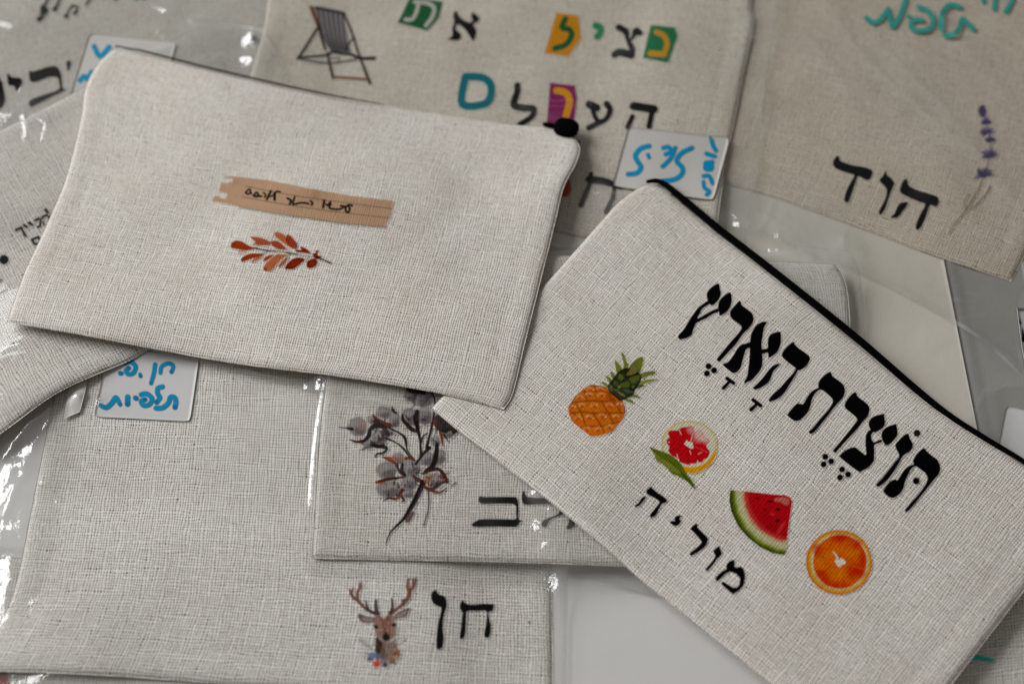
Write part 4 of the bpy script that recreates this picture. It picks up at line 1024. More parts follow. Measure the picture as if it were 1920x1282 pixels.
bag_k = make_film("clear_bag", "clear bag around the cotton flower pouch, with a glaring left edge", GB,
    [[(614, 452), (1000, 458), (1440, 470), (1592, 474)], [(1592, 474), (1618, 560), (1625, 800), (1630, 1110)],
     [(572, 1075), (700, 1078), (900, 1082), (1100, 1090), (1300, 1130), (1630, 1140)], [(614, 452), (606, 700), (590, 800), (577, 950), (572, 1075)]],
    folds=[([(640, 745), (760, 762), (860, 790)], 0.0006, 0.001), ([(604, 740), (588, 850), (578, 960), (576, 1050)], 0.0006, 0.0008), ([(1010, 915), (1030, 930), (1035, 955), (1030, 985), (1035, 1010), (1020, 1030)], 0.001, 0.0006), ([(900, 885), (905, 930), (890, 960)], 0.0005, 0.002), ([(1060, 1075), (1180, 1100), (1300, 1130)], 0.0008, 0.001), ([(1100, 1085), (1250, 1090), (1400, 1120)], 0.0006, 0.001)], r=4, seed=41, amp=.0012, flat=[[(640, 740), (900, 740), (900, 1030), (640, 1030)]],
    strong=[((1560, 520), .02, 1.4), ((1035, 985), .007, 3.4), ((1015, 925), .005, 2.4), ((1500, 478), .014, 2.2), ((1585, 500), .008, 2.8), ((890, 960), .008, .6), ((585, 900), .004, 1.0)])

# ================================================================== 9. pouch with small lettering, far left, and its bag
let = make_pouch("linen_pouch", "beige linen pouch with small black lettering and a black dot, at the left photo edge", GP,
    [[(-330, 400), (0, 243), (140, 172), (262, 114), (300, 122), (360, 150)], [(360, 150), (480, 260), (600, 370), (700, 440)],
     [(-110, 884), (0, 812), (97, 741), (168, 706), (240, 676), (285, 652), (420, 590), (700, 440)], [(-330, 400), (-235, 620), (-110, 884)]],
    CLOTH5, seed=18)
z8 = Z(0, 380, 5.825)
LL = 'a09d97'
def sm(st_): letter("printed_letter", let, [], '1e2220', LL, base=BASE5, strokes=[(z8(p), np.array(w, float)) for p, w in st_])
sm([([(175,302),(240,272)], [5, 5]), ([(232,280),(280,365)], [4.5, 5])]); sm([([(262,250),(295,268)], [6, 5])]); sm([([(322,225),(355,245)], [6, 5])])
sm([([(390,195),(440,180),(440,250),(415,268)], [5, 5, 5, 5])]); sm([([(455,175),(480,240)], [4, 4]), ([(460,165),(520,140),(545,200)], [5, 5, 4])]); sm([([(500,80),(525,115)], [6, 5])])
sm([([(350,405),(420,378)], [5, 5]), ([(355,410),(385,455),(440,435)], [5, 5, 5]), ([(425,385),(450,430)], [5, 5])])
q = z8([(45, 625)])[0]; letter("printed_dot", let, [], '1c2022', LL, base=BASE5, dots=[(q[0], q[1], 9)])
sm([([(-40,870),(15,845)], [3, 3])]); sm([([(-30,1010),(30,975),(70,950)], [3, 3, 2.4])])
blob("zipper_end", mus.root, 476, 72, float(mus.verts[:, 2].max()) + .0002, .0032, .0022, .0008, M_BLACK, -.6, 1.2)
bag_b = make_film("clear_bag", "clear cellophane bag around the small lettering pouch, shiny at the left photo edge", GB,
    [[(-345, 395), (0, 232), (140, 163), (300, 88), (385, 46), (492, 56)], [(492, 56), (560, 170), (650, 320), (715, 430)],
     [(-120, 870), (0, 790), (97, 738), (150, 700), (285, 640), (420, 580), (715, 430)], [(-345, 395), (-245, 620), (-120, 870)]],
    folds=[([(0, 775), (50, 750), (97, 738)], 0.0008, 0.0006), ([(0, 800), (40, 785), (80, 770)], 0.0006, 0.0006), ([(0, 660), (20, 650), (40, 645)], 0.0005, 0.0006), ([(45, 215), (50, 235), (52, 260)], 0.0007, 0.0006), ([(95, 215), (88, 240), (82, 262)], 0.0008, 0.0005), ([(300, 110), (380, 75), (440, 60)], 0.0006, 0.0012), ([(330, 140), (400, 110), (470, 110)], 0.0006, 0.0015)], r=4, seed=43, amp=.0010, strong=[((70, 225), .007, 1.2), ((10, 770), .009, 2.2), ((420, 100), .03, .6)])

# the loose flap of film that pokes out below the left hand pouch
flap = make_film("film_flap", "loose strip of clear film poking out beneath the feather leaf pouch", GB,
    [[(240, 600), (500, 630), (800, 690), (1100, 760)], [(1100, 760), (1105, 790), (1110, 830)], [(262, 652), (380, 682), (600, 733), (780, 768), (900, 790), (1110, 830)], [(240, 600), (250, 626), (262, 652)]],
    folds=[([(262, 648), (380, 676), (500, 704), (620, 728)], 0.0005, 0.0006), ([(300, 652), (450, 690), (640, 722)], 0.0004, 0.0006)], r=4, seed=47, amp=.0008, lift=.0009)

# ================================================================== 10. fruit pouch, right, on top
Hbefore = drape(14)
fru = make_pouch("linen_pouch", "off white linen pouch printed with four fruits and bold black Hebrew lettering, right", GP,
    [[(1207, 345), (1240, 352), (1290, 392), (1350, 441), (1443, 512), (1601, 638), (1756, 767), (1920, 872), (2036, 960)],
     [(2036, 960), (1975, 1035), (1920, 1107), (1785, 1282), (1655, 1452)],
     [(808, 764), (870, 815), (940, 868), (1060, 963), (1155, 1043), (1200, 1085), (1300, 1165), (1450, 1285), (1655, 1452)],
     [(1207, 345), (1165, 373), (1130, 410), (1075, 472), (1010, 545), (900, 665), (808, 764)]],
    CLOTH, seed=19, r=22, hover=.0085, step=.0016)
zip_tape(fru, [(1212, 341), (1240, 342), (1285, 377), (1350, 431), (1443, 503), (1601, 629), (1756, 761), (1840, 817), (1930, 872), (2036, 955)], [6, 13, 17, 17, 17, 16, 14, 11, 8, 7], raise_=.0016)
def thread(sheet, pts, rad=.00011):
    P, _ = cast(sheet, [a[0] for a in pts], [a[1] for a in pts]); P = P[~np.isnan(P[:, 0])]
    if len(P) < 3: return
    P[:, 2] += .0004 + .0006 * np.sin(np.linspace(0, 3.1, len(P))); P = np.stack([crom(P[:, [0, 1]], 5, False)[:, 0], crom(P[:, [0, 1]], 5, False)[:, 1], crom(P[:, [0, 2]], 5, False)[:, 1]], 1)
    T = np.gradient(P, axis=0); T /= np.linalg.norm(T, axis=1)[:, None]; N = np.cross(T, [0, 0, 1.0]); N /= np.linalg.norm(N, axis=1)[:, None]; B = np.cross(T, N)
    k = 6; V = np.concatenate([(P + rad * (N * math.cos(6.283 * a / k) + B * math.sin(6.283 * a / k)))[:, None] for a in range(k)], 1).reshape(-1, 3); n = len(P)
    i = np.arange(n - 1)[:, None] * k + np.arange(k)[None]; j = np.arange(n - 1)[:, None] * k + (np.arange(k)[None] + 1) % k
    mesh_obj("loose_thread", V, np.stack([i, j, j + k, i + k], -1).reshape(-1, 4), M_THREAD, sheet.root)
thread(fru, [(1352, 450), (1357, 446), (1360, 450), (1364, 447)]); thread(fru, [(1240, 640), (1252, 634), (1262, 638), (1270, 633)], .00008)
thread(fru, [(1500, 1150), (1512, 1146), (1522, 1152)], .00008)
R1 = '8f8d88'; R2 = '97958f'
z1 = Z(1260, 520, 6.41); z2 = Z(1380, 600, 6.41); z3 = Z(1460, 680, 6.41); z4 = Z(1600, 770, 6.41); zp0 = Z(1050, 640, 6.41)
def BL(polys, name="printed_letter", dots=(), strokes=(), c='050505', loc=R1): return letter(name, fru, polys, c, loc, strokes, dots=dots, pitch=1.1, soft=.7)
BL([z1([(545,75),(570,92),(578,140),(590,190),(575,250),(540,300),(478,340),(435,300),(415,215),(432,165),(480,115)]),
    z1([(430,285),(455,318),(400,355),(360,390),(335,440),(310,492),(400,445),(470,405),(550,375),(560,412),(490,445),(420,490),(340,530),(290,560),(255,640),(240,690),(190,728),(150,740),(100,750),(72,722),(80,690),(140,625),(190,540),(250,450),(310,370),(370,320)]),
    z1([(690,180),(712,205),(720,280),(705,350),(660,415),(580,465),(565,430),(552,350),(570,280),(620,225)])])
BL([z1([(805,288),(830,300),(840,335),(900,380),(960,430),(982,490),(970,550),(920,620),(850,690),(780,790),(700,880),(590,1000),(572,1015),(538,998),(545,970),(600,900),(700,780),(790,680),(835,605),(810,570),(720,500),(695,450),(705,400),(750,345)])])
BL([z1([(1060,545),(1125,532),(1138,548),(1105,620),(1090,720),(1078,800),(1085,900),(1090,1000),(1080,1080),(1040,1150),(960,1235),(910,1260),(880,1275),(865,1255),(900,1190),(915,1100),(930,960),(935,850),(940,740),(955,670),(1000,590)]),
    z1([(950,775),(950,840),(900,860),(880,900),(850,1000),(830,1080),(790,1135),(745,1152),(710,1140),(620,1065),(612,1042),(680,1010),(740,930),(780,860),(830,810),(890,795)]),
    z2([(525,140),(540,170),(538,290),(500,380),(460,420),(400,455),(385,440),(380,395),(315,408),(300,355),(375,340),(380,270),(395,200),(440,160)])])
BL([z2([(690,262),(705,290),(760,345),(840,400),(890,455),(870,520),(830,570),(770,605),(745,610),(720,660),(670,740),(620,820),(570,890),(500,950),(440,975),(400,980),(395,955),(440,895),(520,820),(600,730),(680,640),(715,585),(690,560),(600,490),(550,430),(565,375),(620,310)]),
    z2([(520,525),(515,550),(450,620),(420,700),(380,760),(310,810),(250,835),(210,830),(208,805),(250,770),(330,680),(400,590),(460,540)])])
BL([z3([(610,110),(635,130),(650,165),(720,215),(780,270),(797,340),(780,410),(740,460),(660,550),(600,630),(520,730),(450,815),(400,855),(370,850),(362,825),(410,780),(490,680),(590,570),(640,490),(645,440),(600,390),(530,335),(490,330),(440,370),(400,450),(380,530),(350,600),(290,665),(240,698),(180,695),(110,640),(105,620),(140,570),(200,505),(230,488),(290,495),(330,430),(370,370),(420,325),(475,300),(472,260),(500,200),(560,140)])])
BL([z3([(915,355),(935,370),(950,405),(1020,460),(1075,510),(1093,560),(1075,640),(1020,700),(950,790),(850,900),(740,1020),(690,1078),(660,1072),(655,1045),(720,970),(820,850),(900,750),(940,690),(920,650),(850,590),(800,545),(795,490),(830,430),(880,375)])])
BL([z4([(350,38),(370,50),(382,150),(360,200),(310,240),(245,262),(210,240),(182,170),(190,120),(240,70)]), z4([(505,160),(520,180),(533,270),(515,320),(460,385),(395,418),(370,395),(345,350),(335,290),(350,240),(400,195)]),
    z4([(190,232),(235,255),(215,300),(225,350),(250,375),(330,345),(345,370),(320,385),(255,415),(255,500),(250,590),(230,630),(170,690),(80,735),(50,725),(-60,645),(-165,555),(-162,533),(-90,470),(3,436),(40,450),(120,515),(140,528),(153,510),(145,420),(145,320),(160,270)])])
BL([z4([(640,275),(665,285),(680,330),(715,400),(710,450),(680,490),(600,545),(555,620),(500,710),(440,800),(370,870),(305,915),(270,895),(290,865),(350,800),(430,700),(490,620),(548,545),(510,450),(505,405),(540,360),(600,300)])])
BL([z4([(860,450),(875,480),(950,545),(1010,590),(1045,670),(1035,750),(980,820),(900,920),(820,1020),(740,1120),(680,1190),(640,1215),(620,1205),(630,1175),(700,1090),(780,1000),(860,890),(890,820),(870,760),(820,715),(750,670),(700,700),(660,770),(625,850),(600,940),(560,1000),(490,1045),(430,1038),(360,975),(362,950),(400,890),(460,835),(500,825),(530,830),(570,770),(610,710),(660,665),(722,640),(715,600),(750,530),(810,470)])])
def V3(cx): BL([], "printed_vowel_mark", dots=[(x, y, 5.9) for x, y in cx])
V3([*z1([(440,1070),(505,1118),(420,1155)])]); V3([*z3([(560,1130),(630,1185),(540,1220)])]); V3([(1578.8,880),(1590,889.4),(1575,895)])
BL([], "printed_vowel_mark", strokes=[([(1363,709.5),(1375.5,718.5)], np.array([7, 7])), ([(1369,714.5),(1356.5,727.5)], np.array([6, 7.5]))])
BL([], "printed_vowel_mark", strokes=[(z2([(205,960),(297,1030)]), np.array([7, 7])), (z2([(248,1012),(182,1075)]), np.array([6, 8]))])
BL([], "printed_vowel_mark", dots=[(*z4([(765,270)])[0], 6.6)], c='181a12'); BL([], "printed_vowel_mark", dots=[(*z4([(755,843)])[0], 6.6)])
zm = Z(1180, 900, 5.342)
N = lambda P: BL(P, c='070707', loc=R2)
N([zm([(215,65),(235,85),(290,130),(350,170),(378,205),(360,230),(325,240),(300,290),(275,340),(240,372),(210,370),(208,345),(250,290),(300,220),(260,185),(180,140),(170,105)]), zm([(150,160),(165,175),(130,225),(95,262),(55,265),(55,250),(90,225),(120,180)])])
N([zm([(500,350),(522,358),(505,385),(518,410),(505,440),(465,460),(430,445),(405,425),(415,410),(455,405),(450,385),(465,362)])])
N([zm([(670,435),(688,450),(685,470),(730,520),(780,570),(788,605),(770,650),(720,700),(640,750),(615,755),(603,735),(640,700),(700,650),(720,620),(700,585),(640,520),(612,490),(630,460)])])
N([zm([(895,660),(908,675),(928,735),(910,765),(880,790),(840,850),(785,905),(760,895),(775,870),(830,810),(858,755),(840,715),(860,685)])])
N([zm([(1045,795),(1055,815),(1060,870),(1110,865),(1140,885),(1160,950),(1150,1040),(1120,1085),(1050,1138),(1020,1130),(930,1050),(922,1025),(945,1015),(1000,1050),(1050,1075),(1090,1055),(1105,1010),(1100,970),(1060,935),(1010,920),(970,935),(920,985),(885,1012),(862,995),(870,965),(920,915),(965,890),(970,850),(990,820)])])

# pineapple
cv = Canvas(1058, 655, 1242, 825, 1.0, R2); zp = zp0; k6 = 6.41
body = zp([(360,525),(450,530),(540,545),(600,600),(680,660),(750,720),(780,790),(782,870),(745,950),(690,1010),(630,1085),(540,1115),(440,1140),(370,1135),(300,1085),(200,1010),(130,930),(98,810),(130,740),(190,650),(270,585)])
cv.poly(body, '9c560c', .8, True, 1, .22, 3, .18)
def PP(x, y, rx, ry, c, soft=1.2, al=.8, sd=1, wob=.2): q = zp([(x, y)])[0]; cv.ell(q[0], q[1], rx / k6, ry / k6, c, soft, al, .15, sd, .3, wob)
PP(640, 700, 100, 90, '84390a', 3, .6); PP(330, 980, 120, 70, 'ac5410', 4, .5); PP(220, 780, 80, 100, 'a25f1c', 4, .4); PP(520, 1050, 80, 50, 'b0600c', 3, .5)
for p in ([(150,735),(280,722),(400,714),(560,722),(640,700)], [(110,870),(230,850),(420,862),(600,862),(780,855)], [(250,1030),(360,1018),(500,1020),(620,990),(730,960)], [(270,600),(420,600),(560,610),(640,640)],
          [(190,740),(240,830),(270,900),(310,1020)], [(410,530),(430,600)], [(500,715),(550,810),(600,890),(640,980)], [(400,860),(440,930),(490,1010),(530,1090)], [(640,690),(690,790),(740,870)], [(130,830),(200,900)], [(300,610),(320,700)], [(580,620),(620,700)]):
    cv.stroke(zp(p), [2.2, 3.4, 2.4], '6b2c06', 1.3, alpha=.8, vary=.2)
rr = random.Random(8)
for i, (x, y) in enumerate(((355,650),(500,650),(235,680),(262,780),(412,780),(590,775),(715,770),(145,800),(215,925),(350,920),(505,905),(672,915),(590,1035),(460,1065),(365,585),(480,580),(320,1060))):
    PP(x - 4, y - 16, 44, 26, 'a87438', 2.0, .55, i + 3, .5)
    PP(x, y + 6, 25, 21, '9c3c14', 1.8, .75, i + 20, .4); PP(x + 5, y + 2, 9, 8, '4a1408' if i % 3 == 0 else '7c2610', 1.0, .7, i + 40)
    for _ in range(9):
        th = rr.uniform(-3.3, .2); d0 = rr.uniform(.7, 1.25); PP(x + 42 * d0 * math.cos(th), y + 4 + 30 * d0 * math.sin(th), rr.uniform(3, 9), rr.uniform(3, 6), rr.choice(['b89468', 'c4a67c', 'a8824e']), .9, rr.uniform(.3, .6), i)
for sx in (525,): pass
cv.stroke(zp([(360,528),(450,532),(540,547),(600,600)]), 2.2, '5a2408', .8, alpha=.8); cv.stroke(zp([(100,810),(130,745),(190,655)]), 2, '5c2608', .8, alpha=.7); cv.stroke(zp([(780,800),(784,860)]), 3, '3a1006', .8, alpha=.8)
bp_ = crom(body, 5); sd_ = seg_dist(cv.X, cv.Y, bp_) * np.where(inside(cv.X, cv.Y, bp_), -1, 1); cv.a = np.minimum(cv.a, np.clip(.5 - sd_ / 1.6, 0, 1))
for P, c in (([(735,140),(765,150),(800,240),(825,290),(800,370),(755,380),(765,270)], '5d6212'), ([(660,240),(690,250),(740,320),(750,390),(690,400),(670,320)], '5c6112'), ([(605,370),(640,380),(675,440),(660,490),(620,430)], '5e6420'),
             ([(545,415),(590,430),(635,480),(615,525),(570,460)], '586020'), ([(475,495),(540,495),(585,530),(570,560),(520,520)], '66661a'), ([(990,190),(1002,220),(990,290),(965,370),(920,430),(780,440),(830,310),(900,230),(950,195)], '4a5212'),
             ([(1150,378),(1130,358),(1040,365),(950,400),(950,460),(1050,420),(1130,400)], '545a1e'), ([(1180,462),(1120,455),(1040,460),(950,490),(980,520),(1090,490)], '646a1e'), ([(1020,535),(960,515),(850,540),(850,600),(930,570)], '3a4414'),
             ([(968,685),(930,650),(860,630),(810,675),(880,672)], '545c18'), ([(880,750),(870,710),(800,685),(760,700),(830,730)], '5a6018'), ([(620,470),(700,370),(800,320),(960,390),(970,480),(910,570),(880,640),(740,715),(680,680),(590,600),(575,530)], '161c0a')):
    cv.poly(zp(P), c, .8, True, .97, .25, vs=.35)
for P, c in (([(880,285),(925,330),(905,385),(800,412),(840,340)], '5d5732'), ([(962,408),(930,480),(870,510),(835,440)], '47501e'), ([(720,390),(765,430),(740,472),(698,440)], '4c5420'), ([(820,482),(830,540),(760,555),(715,520)], '465018'), ([(660,470),(700,500),(680,540),(640,500)], '3e481a'),
             ([(610,520),(640,560),(620,600),(590,560)], '4a5226'), ([(700,530),(730,550),(700,565)], '6a6a1a'), ([(760,570),(840,590),(900,610),(800,615)], '3a4a2c'), ([(690,600),(760,630),(780,665),(720,640)], '5d6322'), ([(860,540),(900,530),(880,570)], '4a5216'), ([(930,220),(990,210),(980,300),(960,340),(930,280)], '5c6216'), ([(640,580),(720,575),(680,600)], '46502a')):
    cv.poly(zp(P), c, .9, True, .9, .25, vs=.4)
cv.put("printed_pineapple", fru)

# grapefruit slice with leaf
cv = Canvas(1212, 785, 1348, 922, 1.0, R2); zg = Z(1180, 770, 6.41)
def ring(cx, cy, rx, ry, a0, a1, n=30): return [(cx + rx * math.cos(a0 + (a1 - a0) * k / n), cy + ry * math.sin(a0 + (a1 - a0) * k / n)) for k in range(n + 1)]
cv.poly(zg(ring(718, 405, 330, 278, 0, 6.283, 40)[:-1] ), '9b9a84', .8, True, .75)
cv.poly(zg(ring(718, 405, 330, 278, .15, 2.2) + ring(735, 460, 318, 292, 2.0, .12)), 'a5780b', .8, False, 1, .15)
cv.poly(zg([(1045,430),(1030,540),(970,640),(890,710),(790,750),(690,745),(620,700),(640,668),(750,680),(870,650),(960,580),(1020,480)]), 'a5780b', .8, True, 1, .15)
cv.stroke(zg(ring(718, 405, 326, 274, -3.7, .4, 40)), 2.6, 'a08a2c', .8, True, .85, .15)
flesh = zg([(470,250),(500,238),(540,235),(590,235),(608,215),(640,198),(690,195),(740,182),(770,200),(790,250),(830,225),(880,260),(905,315),(945,330),(965,370),(930,410),(935,450),(965,490),(945,560),(900,585),(870,620),(820,615),(800,635),(740,635),(710,650),(640,630),(600,610),(590,575),(530,550),(500,530),(470,480),(480,430),(455,400),(448,350),(480,320),(465,280)])
cv.poly(flesh, '940a12', .9, True, 1, .16, 4, .25)
for x, y, r_, al in ((880,290,90,.55),(760,230,60,.45),(940,350,60,.5),(830,330,60,.3),(850,250,70,.35)):
    q = zg([(x, y)])[0]; cv.ell(q[0], q[1], r_ / k6, r_ / k6 * .8, 'a99a90', 4, al)
for a in (-2.7, -2.15, -1.35, -.75, -.2, .35, .95, 1.55, 2.15, 2.75):
    cv.stroke(zg([(715 + 60 * math.cos(a), 405 + 50 * math.sin(a)), (712 + 245 * math.cos(a + .05), 412 + 225 * math.sin(a + .05))]), [.8, 1.9], '5e0309' if a > .5 or a < -2 else 'b04848', 1.0, alpha=.55)
for p in ([(725,480),(740,520)], [(570,520),(590,590)], [(865,500),(830,520)], [(600,235),(625,285)], [(820,600),(822,635)], [(470,375),(480,380)], [(760,290),(740,360)], [(870,340),(890,345)]):
    cv.stroke(zg(p), 1.3, 'c8a8a0', .8, alpha=.7)
cv.poly(zg([(658,400),(690,352),(705,370),(760,378),(770,448),(742,458),(690,425)]), 'a3a292', .8, False)
cv.poly(zg([(240,435),(320,462),(420,498),(500,535),(580,595),(640,665),(690,760),(745,825),(775,880),(797,945),(750,910),(690,850),(600,792),(520,760),(460,700),(400,642),(330,602),(300,520)]), '49560e', .8, True, 1, .2, 3, .3)
cv.poly(zg([(280,490),(380,560),(500,640),(620,740),(560,750),(470,700),(400,640),(330,600)]), '6a6c26', 1.2, True, .7, .2)
cv.stroke(zg([(260,455),(400,560),(540,650),(660,780),(780,920)]), [1, 2, 1], '3c460a', 1, alpha=.7); cv.stroke(zg([(620,740),(700,830),(790,940)]), [2, 3, 1], '2c3408', 1, alpha=.8)
cv.put("printed_grapefruit_slice", fru)

# watermelon wedge
cv = Canvas(1362, 912, 1492, 1046, 1.0, R2); zw = Z(1340, 900, 6.41)
wm = zw([(190,120),(215,122),(260,128),(340,133),(520,150),(700,172),(850,180),(905,205),(932,250),(918,350),(890,550),(866,750),(850,892),(780,890),(680,870),(540,800),(400,690),(280,550),(200,380),(174,250),(180,170)])
P = np.array(wm); sd = seg_dist(cv.X, cv.Y, P) * np.where(inside(cv.X, cv.Y, P), -1, 1)
cov = np.clip(.5 - sd / 1.4, 0, 1)
ctr = zw([(930, 165)])[0]; dn = np.hypot(cv.X - ctr[0], cv.Y - ctr[1]) / (748 / 6.41)
dn = dn + .02 * (vnoise(cv.X * .2, cv.Y * .2, 3) - .5)
cols = np.array([cv.ink(c) for c in ('9c2030', '8a0810', '8c0a12', '94302c', '98805e', '94947a', '8c8c60', '5c6a1c', '343f0a', '2c360c')])
st_ = np.array([0, .15, .68, .75, .79, .83, .885, .925, .965, 1.02])
rgb = np.stack([np.interp(dn, st_, cols[:, k]) for k in range(3)], -1) * (1 + .22 * (vnoise(cv.X * .3, cv.Y * .3, 9) - .5))[..., None]
cv.rgb = rgb; cv.a = cov
def WW(x, y, rx, ry, c, soft=1.4, al=.85, sd=2): q = zw([(x, y)])[0]; cv.ell(q[0], q[1], rx / k6, ry / k6, c, soft, al, 0, sd, wob=.2)
for x, y, rx, ry in ((515,222,20,16),(668,256,34,15),(760,352,28,20),(757,488,26,22)): WW(x, y, rx, ry, '1c0204', 1.0, .9)
WW(605, 352, 26, 16, '4a0408', 1.6, .7); WW(690, 410, 20, 12, 'b04040', 2, .4)
cv.poly(zw([(720,225),(800,205),(885,225),(890,280),(850,300),(790,262),(730,255)]), '9c6a60', 1.6, True, .5)
cv.poly(zw([(850,500),(780,560),(740,660),(800,600)]), 'a83838', 1.6, True, .5); WW(690, 560, 70, 60, '6c0408', 5, .5); WW(600, 450, 60, 60, '740509', 5, .5)
cv.a = np.minimum(cv.a, cov)
cv.put("printed_watermelon_wedge", fru)

# orange slice
cv = Canvas(1506, 988, 1640, 1120, 1.0, R2); zo = Z(1500, 980, 8.547)
rr = random.Random(5)
def ringw(cx, cy, rx, ry, w, n=36): return [(cx + rx * (1 + w * (rr.random() - .5)) * math.cos(6.2832 * k / n), cy + ry * (1 + w * (rr.random() - .5)) * math.sin(6.2832 * k / n)) for k in range(n)]
cv.poly(zo(ringw(625, 632, 530, 518, .01)), 'a25a10', .8, True, 1, .15, 2, .2)
cv.poly(zo(ringw(630, 628, 497, 487, .01)), 'a08222', 1.0, True, .95, .25, 4, .2)
cv.poly(zo(ringw(635, 622, 458, 450, .015)), 'a39c80', 1.2, True, .85, .1, 6, .2)
cv.poly(zo(ringw(638, 622, 430, 428, .02)), 'a04800', .9, True, 1, .18, 7, .16)
def OO(x, y, rx, ry, c, al=.6, soft=4, sd=3): q = zo([(x, y)])[0]; cv.ell(q[0], q[1], rx / 8.547, ry / 8.547, c, soft, al, .1, sd, .2, .3)
for x, y, rx, ry in ((600,240,110,60),(700,230,110,50),(900,330,90,80),(270,420,70,90),(330,810,80,80),(960,780,90,90),(850,760,90,120),(1000,600,60,160),(600,1000,180,50),(400,920,70,60)): OO(x, y, rx, ry, '960e00', .75, 5, x)
for x, y, rx, ry in ((480,540,110,80),(620,420,80,60),(850,500,100,70),(600,800,130,90),(320,640,80,90)): OO(x, y, rx, ry, 'a86400', .5, 5, x)
for k in range(10):
    a = k * .628 + .3
    cv.stroke(zo([(632 + 90 * math.cos(a), 632 + 85 * math.sin(a)), (636 + 410 * math.cos(a), 622 + 405 * math.sin(a))]), [1.2, 2.2], '7e2a00' if k % 2 else 'b07018', 1.6, alpha=.32)
cv.poly(zo([(550,620),(575,580),(600,580),(630,600),(650,562),(700,580),(735,630),(715,665),(670,670),(640,712),(600,690),(575,650)]), 'aaa89a', .9, False)
cv.stroke(zo([(530,460),(570,510),(600,560),(605,590)]), [1.6, 3.6, 4], 'a8a698', .8)
cv.put("printed_orange_slice", fru)

# ================================================================== 11. leaf pouch, left, on top of the stack
leafp = make_pouch("linen_pouch", "off white linen pouch printed with a rust leaf sprig under a brown strip", GP,
    [[(212, 90), (300, 108), (480, 151), (640, 183), (800, 209), (960, 232), (1036, 238), (1072, 250)],
     [(1072, 250), (1087, 275), (1080, 305), (1057, 350), (1040, 420), (1010, 540), (985, 640), (962, 735), (944, 766)],
     [(12, 602), (80, 614), (150, 626), (280, 651), (440, 680), (640, 705), (830, 737), (944, 766)],
     [(212, 90), (181, 121), (159, 165), (151, 218), (124, 329), (82, 430), (44, 511), (12, 602)]],
    CLOTH, seed=20, r=30, step=.0016, wav=.0013)
Hbefore = drape(2) - .0040
zip_tape(leafp, [(216, 87), (240, 89), (300, 104), (390, 127), (480, 148), (560, 166), (640, 182), (720, 196)], [4, 5, 5, 5, 5, 4.5, 3.5, 1.5], raise_=.0052, thick=.0006, mat=M_GREYZIP)
zt = float(sample(drape(1), *[v[0] for v in unproject([1060], [260], [.02])]))
blob("zipper_pull", leafp.root, 1062, 240, zt - .001, .0064, .0058, .0030, M_BLACK, -.35)
blob("zipper_slider", leafp.root, 1030, 235, zt - .002, .0036, .0013, .0013, M_BLACK, -.25)
blob("cord_end", leafp.root, 1084, 267, zt - .003, .0009, .0013, .0010, M_BLACK, .2)
F1 = 'a9a59e'
z7 = Z(370, 300, 4.8)
cv = Canvas(392, 322, 745, 432, 1.15, F1)
cv.poly(z7([(245,148),(330,150),(640,185),(840,225),(1040,265),(1300,310),(1500,340),(1768,372),(1755,450),(1740,500),(1715,560),(1690,608),(1300,572),(1100,545),(700,482),(370,420),(240,392),(130,370),(150,335),(185,322),(212,346),(255,350),(270,320),(262,300),(195,290),(215,205),(265,212),(315,200),(322,170),(270,164)]), '9f8167', .9, False, .97, .10, 3, .05)
P = z7([(1040,265),(1100,280),(1090,350),(1040,340)]); cv.poly(P, '8f6d52', 2.5, True, .4)
for p, c, w in (([(440,238),(700,292),(1040,348),(1400,396),(1745,440)], '4a4032', 1.5), ([(400,332),(700,388),(1040,440),(1400,487),(1740,525)], '4a4032', 1.5), ([(370,424),(700,484),(1100,542),(1300,574),(1690,608)], '3c4028', 1.8)):
    cv.stroke(z7(p), w, c, .8, alpha=.8)
cv.put("printed_paper_strip", leafp)
thread(leafp, [(700, 560), (712, 556), (722, 561), (730, 558)], .00008); thread(leafp, [(250, 420), (258, 414), (270, 418)], .00007)
z6 = Z(440, 335, 8)
for grp in ([([(165,220),(195,178),(230,165),(250,235)], 2.8), ([(172,222),(200,238),(236,210)], 2.8)], [([(280,260),(330,212),(360,270),(290,268),(405,268)], 3.4)], [([(432,215),(462,245),(448,285)], 2.8)], [([(545,190),(515,250),(485,315)], 4), ([(500,270),(555,268),(600,228)], 2.6), ([(600,228),(600,320)], 4.6)], [([(600,225),(640,195),(682,205)], 3)],
            [([(790,300),(842,330),(825,385)], 3.8)], [([(900,280),(872,385),(960,372),(1040,368),(1110,382)], 3.2)], [([(1140,340),(1168,370),(1150,400)], 3.2)], [([(1345,330),(1325,435)], 4)], [([(1370,390),(1390,408)], 3)], [([(1440,350),(1400,400),(1440,380),(1418,440),(1470,458),(1550,465),(1610,450),(1645,418),(1590,412)], 3.2)], [([(1760,410),(1710,400),(1665,440),(1672,498),(1705,508),(1725,455),(1700,400)], 3.4)]):
    letter("printed_script_letter", leafp, [], '080706', F1, strokes=[(z6(p), np.full(len(p), w)) for p, w in grp], mat=M_INK, lift=.00024, pitch=1.0)
zf = Z(420, 425, 8.727)
cv = Canvas(428, 431, 628, 512, .95, F1); cv.eff = .52
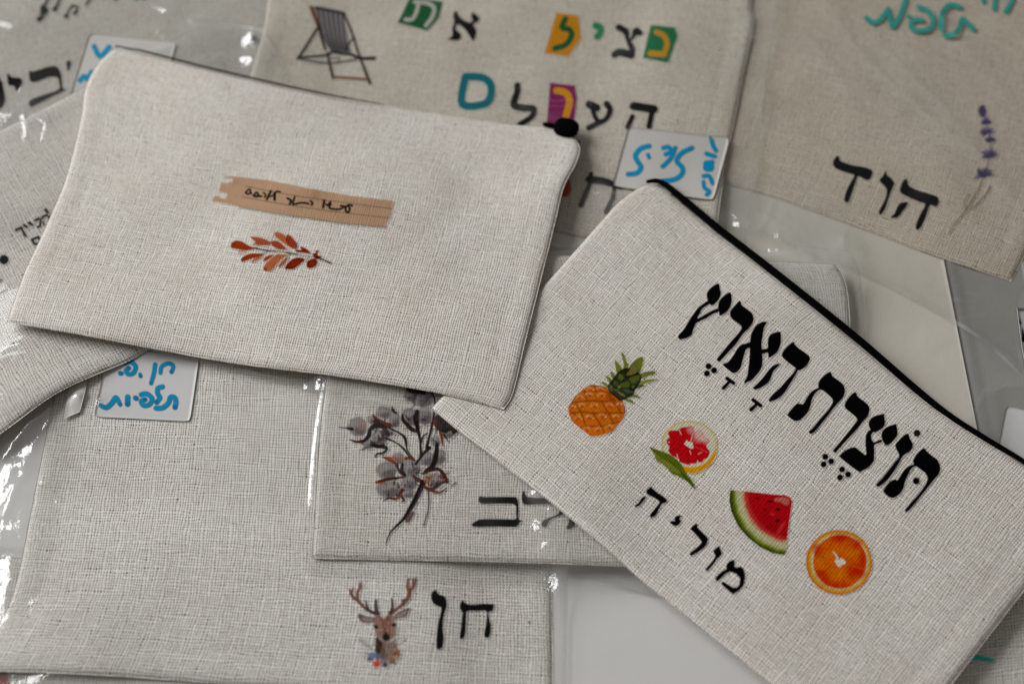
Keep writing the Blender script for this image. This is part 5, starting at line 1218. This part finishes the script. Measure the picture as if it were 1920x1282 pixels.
lv = ((([(230,410),(265,372),(400,382),(330,430),(240,435)]), 'b4632f', .6), (([(112,310),(130,262),(180,235),(230,232),(310,255),(400,310),(510,355),(510,370),(460,380),(380,388),(260,370),(135,350)]), '97380f', 1),
      (([(432,168),(470,165),(560,175),(620,190),(740,240),(800,285),(760,300),(700,312),(600,312),(540,305),(470,292),(515,262),(470,215)]), 'a4491d', .95), (([(770,240),(860,235),(950,290),(1018,375),(900,372),(800,325),(780,280)]), 'a03f14', .97),
      (([(820,120),(840,95),(880,90),(960,120),(1010,165),(1060,250),(1100,345),(1010,300),(920,230),(850,175)]), 'b5622c', .95), (([(1040,130),(1100,160),(1160,230),(1205,290),(1190,370),(1100,348),(1030,270),(1008,190)]), '963511', .97),
      (([(1245,330),(1320,350),(1380,390),(1422,442),(1300,432),(1190,420),(1178,380),(1265,385)]), '7c1d08', 1), (([(275,545),(300,505),(400,450),(520,438),(645,448),(570,495),(450,530),(310,578)]), '8f3410', 1),
      (([(445,575),(500,520),(620,465),(652,460),(600,520),(500,582)]), 'ac5a2c', .9), (([(640,550),(690,490),(805,458),(770,510),(700,558),(650,570)]), '9a4115', 1), (([(645,700),(670,625),(760,530),(870,455),(950,455),(1055,470),(960,525),(880,600),(800,700),(740,735),(670,728)]), 'b26030', .95),
      (([(890,640),(950,570),(1055,495),(1000,605),(910,668)]), '9a4115', .9), (([(995,685),(1050,590),(1180,510),(1325,540),(1230,630),(1140,695),(1050,703)]), '7c1d08', 1), (([(1350,620),(1375,560),(1480,520),(1530,570),(1510,640),(1440,680),(1370,678)]), '7c1d08', 1),
      (([(1450,450),(1498,430),(1500,395),(1542,395),(1535,470),(1600,490),(1540,530),(1480,512)]), '7c1d08', 1), (([(1325,580),(1370,560),(1360,600)]), 'a86040', .6))
for i, (p, c, al) in enumerate(lv):
    cv.poly(zf(p), c, .7, True, al, .22, i + 2, .22)
    q = np.array(zf(p)); m = q.mean(0)
    cv.poly([tuple(m + (v - m) * .55 + np.array([1.0, -.6])) for v in q], c if al < 1 else 'a8481a', 1.8, True, .3 if al == 1 else .15)
cv.poly(zf([(650,700),(660,660),(700,690),(690,728)]), '8a2408', 1, True, .8); cv.stroke(zf([(115,330),(150,355),(260,375),(380,390)]), 1.6, '5c1606', .8, alpha=.7)
for p, w, c in (([(510,352),(600,375),(700,392),(840,402)], [3.6, 2.6, 2.4], '101614'), ([(840,402),(960,415),(1050,432)], [1.5, 1.5], '5a4038'), ([(1030,430),(1130,445),(1210,462)], [3.2, 2.2], '0c0706'), ([(1210,462),(1300,478),(1400,490),(1520,512)], [1, 1.4, 2], '5a2010'),
                ([(1520,512),(1590,530),(1680,570),(1755,602)], [4.6, 3.2, 2.8, 2.8], '0a0404'), ([(1700,580),(1755,602)], 2, '6a2010'), ([(640,448),(690,415),(730,398)], 1.6, '4a2014'), ([(830,180),(950,290),(1080,420)], 1.0, '9a7466'), ([(1050,470),(1080,450)], 1.4, '4a2014'), ([(890,600),(1050,490)], .9, '6a2a18'), ([(1320,540),(1400,500)], 1, '8a5040')):
    cv.stroke(zf(p), w, c, .7, alpha=.92)
cv.put("printed_leaf_sprig", leafp)
print("objects", len(bpy.data.objects), "verts", sum(len(o.data.vertices) for o in bpy.data.objects if o.type == 'MESH'))
